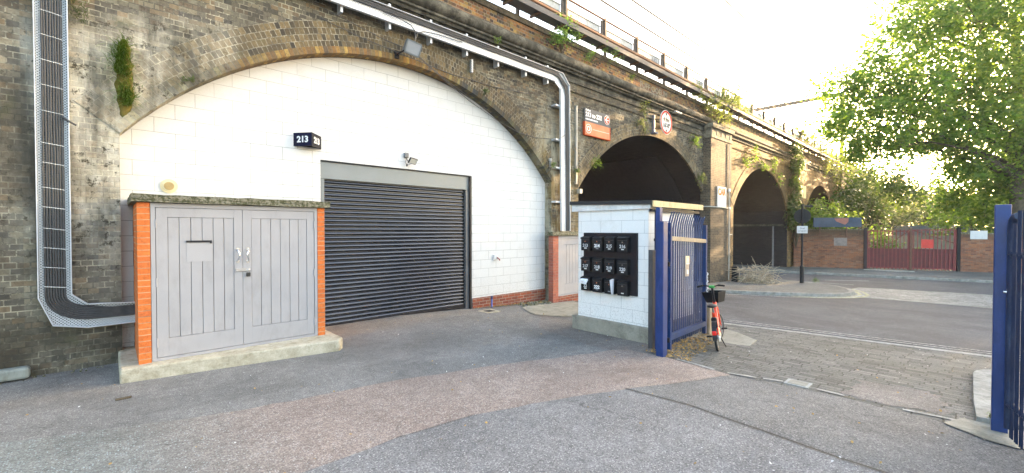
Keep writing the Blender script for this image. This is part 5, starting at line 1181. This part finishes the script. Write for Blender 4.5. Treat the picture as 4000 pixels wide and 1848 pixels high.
# ------------------------------------------------------------------ vegetation
def leaves_obj(name, C, size, mat, parent, seed=1, shape='maple', upb=.5, tagkind=None):
    rg_ = np.random.default_rng(seed); N = len(C); C = np.asarray(C, dtype=np.float64)
    if shape == 'maple': P = np.array([(0, -.5), (.22, -.22), (.55, -.12), (.34, .12), (.30, .42), (.08, .30), (0, .62), (-.08, .30), (-.30, .42), (-.34, .12), (-.55, -.12), (-.22, -.22)])
    elif shape == 'long': P = np.array([(0, -.5), (.13, -.2), (.15, .1), (0, .6), (-.15, .1), (-.13, -.2)])
    else: P = np.array([(0, -.5), (.3, -.25), (.34, .1), (0, .5), (-.34, .1), (-.3, -.25)])
    K = len(P); n = rg_.normal(size=(N, 3)); n[:, 2] = np.abs(n[:, 2])*.8+upb; n /= np.linalg.norm(n, axis=1)[:, None]
    a = rg_.normal(size=(N, 3)); a -= n*(a*n).sum(1)[:, None]; a /= np.linalg.norm(a, axis=1)[:, None]; b = np.cross(n, a)
    s = size*rg_.uniform(.55, 1.25, size=(N, 1, 1))
    bend = (np.abs(P[:, 0])*.35)[None, :, None]*rg_.uniform(-1, 1, size=(N, 1, 1))
    V = C[:, None, :]+s*(P[None, :, 0, None]*a[:, None, :]+P[None, :, 1, None]*b[:, None, :]+bend*n[:, None, :])
    off = np.array(loc_of(parent)) if parent else np.zeros(3)
    V = (V-off).reshape(-1, 3).astype(np.float32)
    me = bpy.data.meshes.new(name); me.vertices.add(N*K); me.vertices.foreach_set('co', V.ravel())
    me.loops.add(N*K); me.loops.foreach_set('vertex_index', np.arange(N*K, dtype=np.int32)); me.polygons.add(N)
    me.polygons.foreach_set('loop_start', np.arange(0, N*K, K, dtype=np.int32)); me.polygons.foreach_set('loop_total', np.full(N, K, dtype=np.int32))
    me.update(); me.validate(); me.materials.append(mat); o = bpy.data.objects.new(name, me); COL.objects.link(o)
    if parent: o.parent = parent
    return o
def blob(c, r, n, seed, shell=.45, sq=(1, 1, 1)):
    g = np.random.default_rng(seed); d = g.normal(size=(n, 3)); d /= np.linalg.norm(d, axis=1)[:, None]
    rad = shell+(1-shell)*g.random((n, 1))**.8
    return np.array(c)+d*rad*r*np.array(sq)
def clusters(cent, per, spread, seed):
    g = np.random.default_rng(seed); cent = np.asarray(cent); return (cent[:, None, :]+g.normal(size=(len(cent), per, 3))*spread).reshape(-1, 3)

# the big plane tree on the right
TB = Vector((34.6, -1.75, -.6))
tree = thing('plane_tree', 'big leafy plane tree filling the right of the sky, its trunk at the right edge', 'tree', tuple(TB))
LOB = [(26.1, 4.48, 8.42, 1.07), (27.08, 3.54, 7.44, 1.46), (26.08, 4.46, 6.67, 0.88), (27.38, 3.29, 9.39, 1.36), (30.05, 2.22, 11.59, 1.94), (32.22, 1.62, 14.81, 2.56), (32.43, 0.0, 12.2, 2.44), (33.79, -1.24, 13.83, 2.85), (28.65, 2.08, 8.03, 1.75), (31.66, 0.66, 9.35, 2.24), (33.44, -1.01, 9.35, 2.24), (27.77, 2.86, 5.89, 1.17), (30.58, 1.6, 6.29, 1.63), (32.08, 0.22, 6.9, 2.04), (33.71, -1.32, 6.7, 1.83), (26.92, 3.65, 5.6, 0.88), (31.9, 0.33, 4.77, 1.12), (34.59, -0.83, 4.38, 1.49), (35.84, -1.99, 4.59, 1.7), (34.3, 0.8, 3.38, 0.89), (36.91, -0.28, 2.88, 1.16), (38.43, -1.71, 2.76, 1.39), (35.4, -3.8, 11.39, 2.44), (35.49, -4.2, 6.29, 2.24), (36.5, -6.5, 6.0, 2.6), (37, -7.5, 9.5, 2.6), (36, -6.8, 12.5, 2.4), (36.5, -9.5, 7.5, 2.2), (37, -4.6, 3.2, 1.7), (37.5, -7.6, 3.6, 2.0), (37.5, -10.6, 4.2, 2.2)]  # outermost right-hand lobes added out of view to shade yard and road
trunk = MB(); pts = [TB, TB+Vector((.05, 0, 2)), TB+Vector((-.1, .05, 4.5)), TB+Vector((.1, -.05, 7.2)), TB+Vector((0, .1, 10)), TB+Vector((.3, .3, 13.5))]
trunk.tube(pts, [.42, .36, .33, .28, .2, .08], 14); trunk.build('trunk', M_BARK, tree)
g = random.Random(21); tips = []
limb = MB()
for i, (x, y, z, r) in enumerate(LOB):
    c = Vector((x, y, z)); h0 = min(max(z-1.2-(abs(c.x-TB.x)*.12), 4.2), 12); base = TB+Vector((0, 0, h0+.6))
    mid = base.lerp(c, .5)+Vector((g.uniform(-.5, .5), g.uniform(-.5, .5), g.uniform(.1, .9)))
    q = [base, base.lerp(mid, .5)+Vector((0, 0, .15)), mid, mid.lerp(c, .5)+Vector((g.uniform(-.3, .3), g.uniform(-.3, .3), .2)), c]
    limb.tube(q, [.12, .09, .06, .04, .02], 8)
    for k in range(7):
        e_ = c+Vector((g.gauss(0, 1), g.gauss(0, 1), g.gauss(0, 1))).normalized()*r*g.uniform(.5, .9); s_ = mid.lerp(c, g.uniform(.3, 1)); m_ = s_.lerp(e_, .5)+Vector((0, 0, g.uniform(-.1, .3)))
        limb.tube([s_, m_, e_], [.035, .022, .008], 5, cap=False)
limb.build('limbs', M_BARK, tree)
cl_ = []
for i, (x, y, z, r) in enumerate(LOB):
    n = int((40+80*r**2.0)*(.85 if i in (0, 1, 2, 3, 11, 15) else 1)); cc_ = blob((x, y, z), r*1.08, n, 100+i, .25, (1, 1, .92)); cl_.append(cc_)
cl_ = np.concatenate(cl_)
ns_ = np.sin(cl_[:, 0]*1.9+.7)*np.sin(cl_[:, 1]*2.3+1.1)*np.sin(cl_[:, 2]*2.1)
cl_ = cl_[ns_ > -.27]
leaves_obj('crown', clusters(cl_, 11, .2, 3), .17, M_LEAF, tree, 5, 'maple', .35)

def bush(name, label, cat, base, lobes, nper, size, mat, seed, shape='oval', spread=.12, group=None, stems=10, sq=(1, 1, 1), shell=.3):
    t = thing(name, label, cat, base, group); g_ = random.Random(seed); B = Vector(base)
    cs = np.concatenate([blob(l[:3], l[3], int(nper*l[3]**2)+4, seed+i, shell, sq) for i, l in enumerate(lobes)])
    leaves_obj('foliage', clusters(cs, 7, spread, seed), size, mat, t, seed, shape)
    mb = MB()
    for k in range(stems):
        l = lobes[k % len(lobes)]; e_ = Vector(l[:3])+Vector((g_.gauss(0, .5), g_.gauss(0, .5), g_.gauss(0, .5)))*l[3]; m_ = B.lerp(e_, .5)+Vector((g_.uniform(-.1, .1), g_.uniform(-.1, .1), g_.uniform(0, .2)))*l[3]
        r_ = max(.006, .02*l[3]); mb.tube([B, m_, e_], [r_*1.6, r_, r_*.4], 5, cap=False)
    mb.build('stem', M_BARK, t, fix=False); return t
bush('parapet_buddleia', 'bushy green buddleia growing out of the parapet nearest the camera', 'shrub', (8.35, 7.1, 6.1), [(8.4, 7.0, 6.85, .30), (8.2, 6.95, 6.45, .28), (8.65, 7.0, 6.6, .24), (7.95, 6.95, 6.3, .2)], 520, .075, M_BUD, 31, 'long', .05, stems=18, shell=.1)
bush('parapet_weeds', 'sprawling weeds hanging over the coping right of the first buddleia', 'weeds', (9.6, 7.1, 6.2), [(9.5, 7.0, 6.45, .2), (9.95, 7.0, 6.7, .18), (10.4, 6.98, 6.62, .22), (10.9, 7.0, 6.6, .15), (9.3, 7.0, 6.25, .15)], 330, .065, M_BUD, 41, 'long', .05, stems=14, shell=.1)
bush('large_buddleia', 'large straggly buddleia sprouting above the first pilaster', 'shrub', (18.0, 7.0, 5.9), [(18.9, 7.0, 7.2, .65), (17.9, 6.95, 6.75, .6), (19.7, 7.0, 7.3, .55), (16.8, 6.95, 6.5, .45), (20.4, 6.95, 7.0, .5), (17.2, 6.9, 6.15, .4), (15.9, 6.95, 6.75, .3), (18.4, 6.9, 6.2, .4)], 190, .12, M_WIL, 51, 'long', .1, stems=34, shell=.1)
bush('pilaster_ivy', 'tall growth of ivy covering the second pilaster', 'ivy', (29.0, 6.9, .6), [(28.9, 6.95, 6.2, .6), (28.9, 6.95, 5.2, .55), (28.9, 6.95, 4.2, .6), (28.7, 6.95, 3.2, .65), (28.5, 6.9, 2.3, .75), (29.3, 6.8, 2.4, .7), (28.2, 6.95, 3.0, .4), (29.6, 6.85, 5.6, .4)], 170, .13, M_IVY, 61, 'oval', .12, stems=16, sq=(1, .45, 1), shell=.1)
bush('arch_ivy', 'light growth of creeper hanging over the face of the third arch', 'ivy', (24.0, 7.1, 4.9), [(22.5, 7.12, 5.3, .5), (23.6, 7.12, 4.95, .35), (25.6, 7.12, 5.1, .5), (21.5, 7.12, 4.7, .4), (26.6, 7.12, 4.4, .4)], 70, .10, M_IVYL, 66, 'oval', .1, stems=14, sq=(1, .12, 1), shell=.1)
bush('wall_top_shrub', 'bright green shrub rising behind the brick wall under the fourth arch', 'shrub', (31.5, 6.4, -.6), [(30.5, 6.5, 2.4, .85), (31.9, 6.2, 2.7, .9), (33.2, 5.9, 2.5, .8), (32.5, 5.6, 1.9, .8), (31.0, 5.8, 1.7, .7), (34.5, 5.4, 2.2, .8)], 110, .15, M_IVYL, 71, 'oval', .16, stems=12)
bush('deck_shrubs', 'straggling shrubs along the viaduct top beyond the second pilaster', 'shrub', (31, 7.2, 6.5), [(31.5, 7.3, 7.5, .7), (33.0, 7.3, 7.9, .9), (35, 7.2, 7.2, .8), (37, 7.2, 6.9, .8), (39.5, 7.1, 6.6, .9), (42, 7.1, 6.6, 1.0), (45, 7.0, 6.3, 1.1), (48.4, 6.8, 6.2, 1.3), (52, 6.8, 5.9, 1.4), (36, 6.9, 6.0, .7), (40, 6.9, 5.6, .8)], 60, .16, M_WIL, 81, 'oval', .22, stems=24)
bush('sycamore_sapling', 'grey green young tree crowding the viaduct beyond the hoarding', 'tree', (39, 5.6, -.6), [(40.0, 5.9, 3.8, 1.5), (38.6, 5.9, 2.4, 1.2), (42.2, 5.6, 4.6, 1.6), (41.5, 5.2, 3.0, 1.4), (37.4, 6.0, 3.4, 1.0), (43, 5.4, 5.7, 1.1), (36.5, 3.2, 4.3, 1.1), (38, 3.6, 5.0, 1.1), (39.5, 3.0, 4.0, 1.2)], 60, .2, M_IVY, 91, 'oval', .25, stems=14)  # last three lobes added to keep sun off the side cupboard door
bush('willow_tree', 'dull green drooping tree in the far yard left of the sunlit gap', 'tree', (47, 5, -.6), [(44.2, 5.2, 3.5, 1.7), (47, 5.1, 4.8, 1.8), (50.4, 4.9, 4.4, 1.9), (49, 4.4, 2.8, 1.8), (52.5, 4.3, 3.4, 1.6)], 46, .24, M_WIL, 95, 'long', .3, stems=14)
bush('distant_tree', 'distant hazy tree low in the sunlit gap', 'tree', (60, 4, -.6), [(57.2, 4.0, 3.1, 2.0), (60, 3.5, 3.4, 2.0), (62, 2.4, 2.6, 1.8), (66, 1.4, 3.4, 2.2), (56, 5, 4.2, 1.8)], 34, .3, M_WIL, 98, 'oval', .35, stems=10)
bush('bright_bush', 'bright green bush behind the right yard wall', 'bush', (42, -.6, -.6), [(41.0, .6, 2.7, 1.3), (42.8, -.3, 2.7, 1.4), (44.6, -1.5, 2.6, 1.5), (40.2, -1.6, 2.0, 1.3), (43.5, 1.4, 2.1, 1.1), (38, -2.4, 2.0, 1.4)], 60, .19, M_IVYL, 101, 'oval', .22, stems=12)
bush('yard_undergrowth', 'green undergrowth behind the left leaf of the red gates', 'bush', (33.5, 3.6, -.6), [(33.2, 3.4, .7, .7), (34.2, 3.9, 1.2, .8), (33, 2.5, .4, .5)], 90, .15, M_IVYL, 105, 'oval', .15)
bush('backdrop_trees', 'mass of darker trees closing the view behind the far yard', 'trees', (75, 0, -.6), [(70+3*math.sin(k*2.1), 9-5.2*k, 3.2+1.4*math.sin(k*1.7), 3.3) for k in range(7)], 22, .45, M_IVY, 109, 'oval', .5, stems=8)
bush('yard_shading_trees', 'row of tall trees added beyond the right edge to shade the yard', 'trees', (76, -8, -.6), [(75+2*math.sin(k*1.3), -5-3.6*k, z_, 3.6) for k in range(8) for z_ in (3.5, 8.5, 12.5)], 20, .5, M_IVY, 119, 'oval', .5, stems=12)  # added out of view to keep the low sun off the yard
# small tufts growing in the brickwork
for i, (p, r, lab, m_) in enumerate([((9.75, 7.05, 3.5), .2, 'bright green weed at the left edge of the road arch', M_IVYL), ((5.85, 7.1, 4.6), .09, 'small weed in the ring of the big arch', M_IVY), ((6.05, 6.95, 5.68), .10, 'fern on the cornice ledge above the cable tray', M_IVYL), ((12.3, 7.08, 4.78), .17, 'weed hanging from the crown of the road arch', M_WIL), ((12.3, 7.08, 5.45), .25, 'weed on the string band above the road arch', M_WIL), ((12.1, 7.08, 5.0), .2, 'faint creeper on the ring of the road arch', M_WIL), ((15.9, 7.08, 4.95), .3, 'green fern near the first pilaster', M_IVYL), ((16.55, 7.1, 3.6), .3, 'creeper beside the right spring of the road arch', M_WIL),
    ((24.0, 7.05, 4.75), .22, 'weed at the crown of the third arch', M_IVYL), ((8.75, 7.1, 2.3), .09, 'weed on the stained brick pier above the side cupboard', M_IVYL), ((8.02, 7.1, 3.25), .09, 'weed behind the pipe fitting', M_IVYL), ((8.98, 7.1, 3.2), .11, 'creeper beside the white conduit', M_IVYL), ((11.4, 6.98, 6.2), .1, 'small fern under the parapet graffiti', M_IVYL), ((19.0, 6.45, -.38), .14, 'weed at the foot of the black bollard', M_IVYL), ((20.9, 4.3, -.42), .13, 'grass tuft on the pavement by the sign post', M_IVYL), ((5.66, -.14, .0), .05, 'small weed at the foot of the right gate kerb', M_IVYL)]):
    bush('wall_weed', lab, 'weed', p, [(p[0], p[1]-.03, p[2], r)], 26/(r*r), max(.035, r*.3), m_, 200+i, 'long', r*.2, stems=6, shell=.0)
# grass growing out of the wall
def grass(name, label, pts, lens, wdt, seed, mat=M_GRASS, outy=-1, kind=None, spread=.5):
    g_ = random.Random(seed); mb = MB()
    for p in pts:
        L_ = g_.uniform(*lens); dv = Vector((g_.gauss(0, spread), outy*g_.uniform(.2, .8), g_.uniform(.1, 1))).normalized(); a_ = dv.cross(Vector((0, 0, 1))).normalized() if g_.random() < .7 else Vector((1, 0, 0)); q = Vector(p); P = []
        for k in range(4):
            w_ = wdt*(1-k/3.6); P += [q+a_*w_, q-a_*w_]; dv = (dv+Vector((0, 0, -.42))).normalized(); q = q+dv*L_/3
        mb.add(P, [(0, 1, 3, 2), (2, 3, 5, 4), (4, 5, 7, 6)])
    o = mb.build(name, mat, fix=False); tag(o, label, 'grass'); return o
g = random.Random(77); pts = []
for k in range(1300):
    z_ = g.uniform(3.18, 3.98)
    if 3.42 < z_ < 3.56 and g.random() < .8: continue
    if math.sin(z_*41)*math.sin(z_*17+1) > .55 and g.random() < .6: continue
    wd = .035+.05*max(0, math.sin((z_-3.12)*3.4))+.015*math.sin(z_*31); pts.append((.15+g.gauss(0, wd*.62)+.028*math.sin(z_*8), 7.17, z_))
grass('wall_grass', 'long hanging tuft of green grass on the pier left of the big arch', pts, (.06, .24), .0035, 3)
grass('wall_grass', 'small grass patch beside the top of the left cable tray', [(-.24+g.uniform(-.07, .08), 7.18, 4.2+g.uniform(-.12, .15)) for k in range(160)], (.05, .12), .003, 4, M_IVY)
grass('wall_grass', 'tiny tuft of grass on the left shoulder of the big arch ring', [(.78+g.uniform(-.07, .07), 7.17, 3.66+g.uniform(-.03, .03)) for k in range(70)], (.04, .09), .003, 5)
mo = MB(); bm = bmesh.new(); bmesh.ops.create_uvsphere(bm, u_segments=20, v_segments=24, radius=1)
for q in bm.verts:
    n_ = .75+.5*random.random(); q.co = Vector((.155+q.co.x*.085*n_, 7.20+q.co.y*.04, 3.5+q.co.z*.52))
mo.bm(bm, sm=True); o = mo.build('wall_moss', M_MOSS); tag(o, 'brown and green moss bed under the hanging grass', 'moss')
# fallen leaves and rubble
def litter(name, label, region, n, size, mat, seed):
    g_ = np.random.default_rng(seed); P = []
    while len(P) < n:
        x, y = g_.uniform(region[0], region[1]), g_.uniform(region[2], region[3])
        if region[4](x, y): P.append((x, y, gz(x)+.012+g_.uniform(0, .02)))
    o = leaves_obj(name, P, size, mat, None, seed, 'oval', 2.0); tag(o, label, None, None, 'stuff')
litter('fallen_leaves', 'dry yellow leaves drifted under the open blue gate', (5.4, 7.4, 2.45, 3.15, lambda x, y: y > 2.45+.18*(x-5.5)+.12*math.sin(x*9)*.3 and y < 3.1), 1000, .03, M_DRYL, 1)
litter('scattered_leaves', 'scattered dead leaves and crumbs over the yard and setts', (-2, 8, -.6, 7, lambda x, y: True), 260, .025, M_DRYL, 2)
litter('pale_litter', 'tiny pale scraps scattered over the tarmac and setts', (-1, 9, -.5, 6.5, lambda x, y: True), 240, .018, M_WSIGN, 3)
litter('wall_foot_debris', 'crumbs and dead leaves along the foot of the arch wall', (5.7, 8.2, 6.85, 7.35, lambda x, y: y > 7.35-.25*(x-5.5)/2.5), 500, .035, M_DRYL, 4)
rub = MB(); g = random.Random(5)
for k in range(70):
    x = g.uniform(6.9, 8.0); y_ = g.uniform(6.95, 7.32); s_ = g.uniform(.015, .05); bm = bmesh.new(); bmesh.ops.create_icosphere(bm, subdivisions=1, radius=s_)
    for q in bm.verts: q.co = q.co*g.uniform(.7, 1.2)+Vector((x, y_, gz(x)+s_*.4))
    rub.bm(bm)
for k in range(60):
    x = g.uniform(-2.5, .1); y_ = g.uniform(7.02, 7.16); s_ = g.uniform(.005, .018); bm = bmesh.new(); bmesh.ops.create_icosphere(bm, subdivisions=1, radius=s_)
    for q in bm.verts: q.co = q.co*g.uniform(.7, 1.2)+Vector((x, y_, s_*.4))
    rub.bm(bm)
o = rub.build('rubble', M_SLAB); tag(o, 'small rubble along the foot of the brickwork', None, None, 'stuff')
t = thing('dark_twig', 'dark scrap of bark lying on the tarmac in front of the left pier', 'scrap', (.1, 5.6, 0))
mb = MB(); mb.bbox(.02, .14, 5.60, 5.63, .004, .02, .004); mb.build('scrap', M_BARK, t)

# ------------------------------------------------------------------ thin evening haze: one closed box of air
hz = MB(); hz.box(-95, 195, -115, 115, -3.0, 24.0)
hm = bpy.data.materials.new('evening haze'); hm.use_nodes = True; ht = hm.node_tree; ht.nodes.clear()
ho = ht.nodes.new('ShaderNodeOutputMaterial'); hv = ht.nodes.new('ShaderNodeVolumePrincipled')
hv.inputs['Color'].default_value = (1, .96, .88, 1); hv.inputs['Density'].default_value = .0006; hv.inputs['Anisotropy'].default_value = .4
ht.links.new(hv.outputs[0], ho.inputs['Volume'])
o = hz.build('haze', hm); tag(o, None, None, None, 'stuff')
SC.cycles.volume_bounces = 0
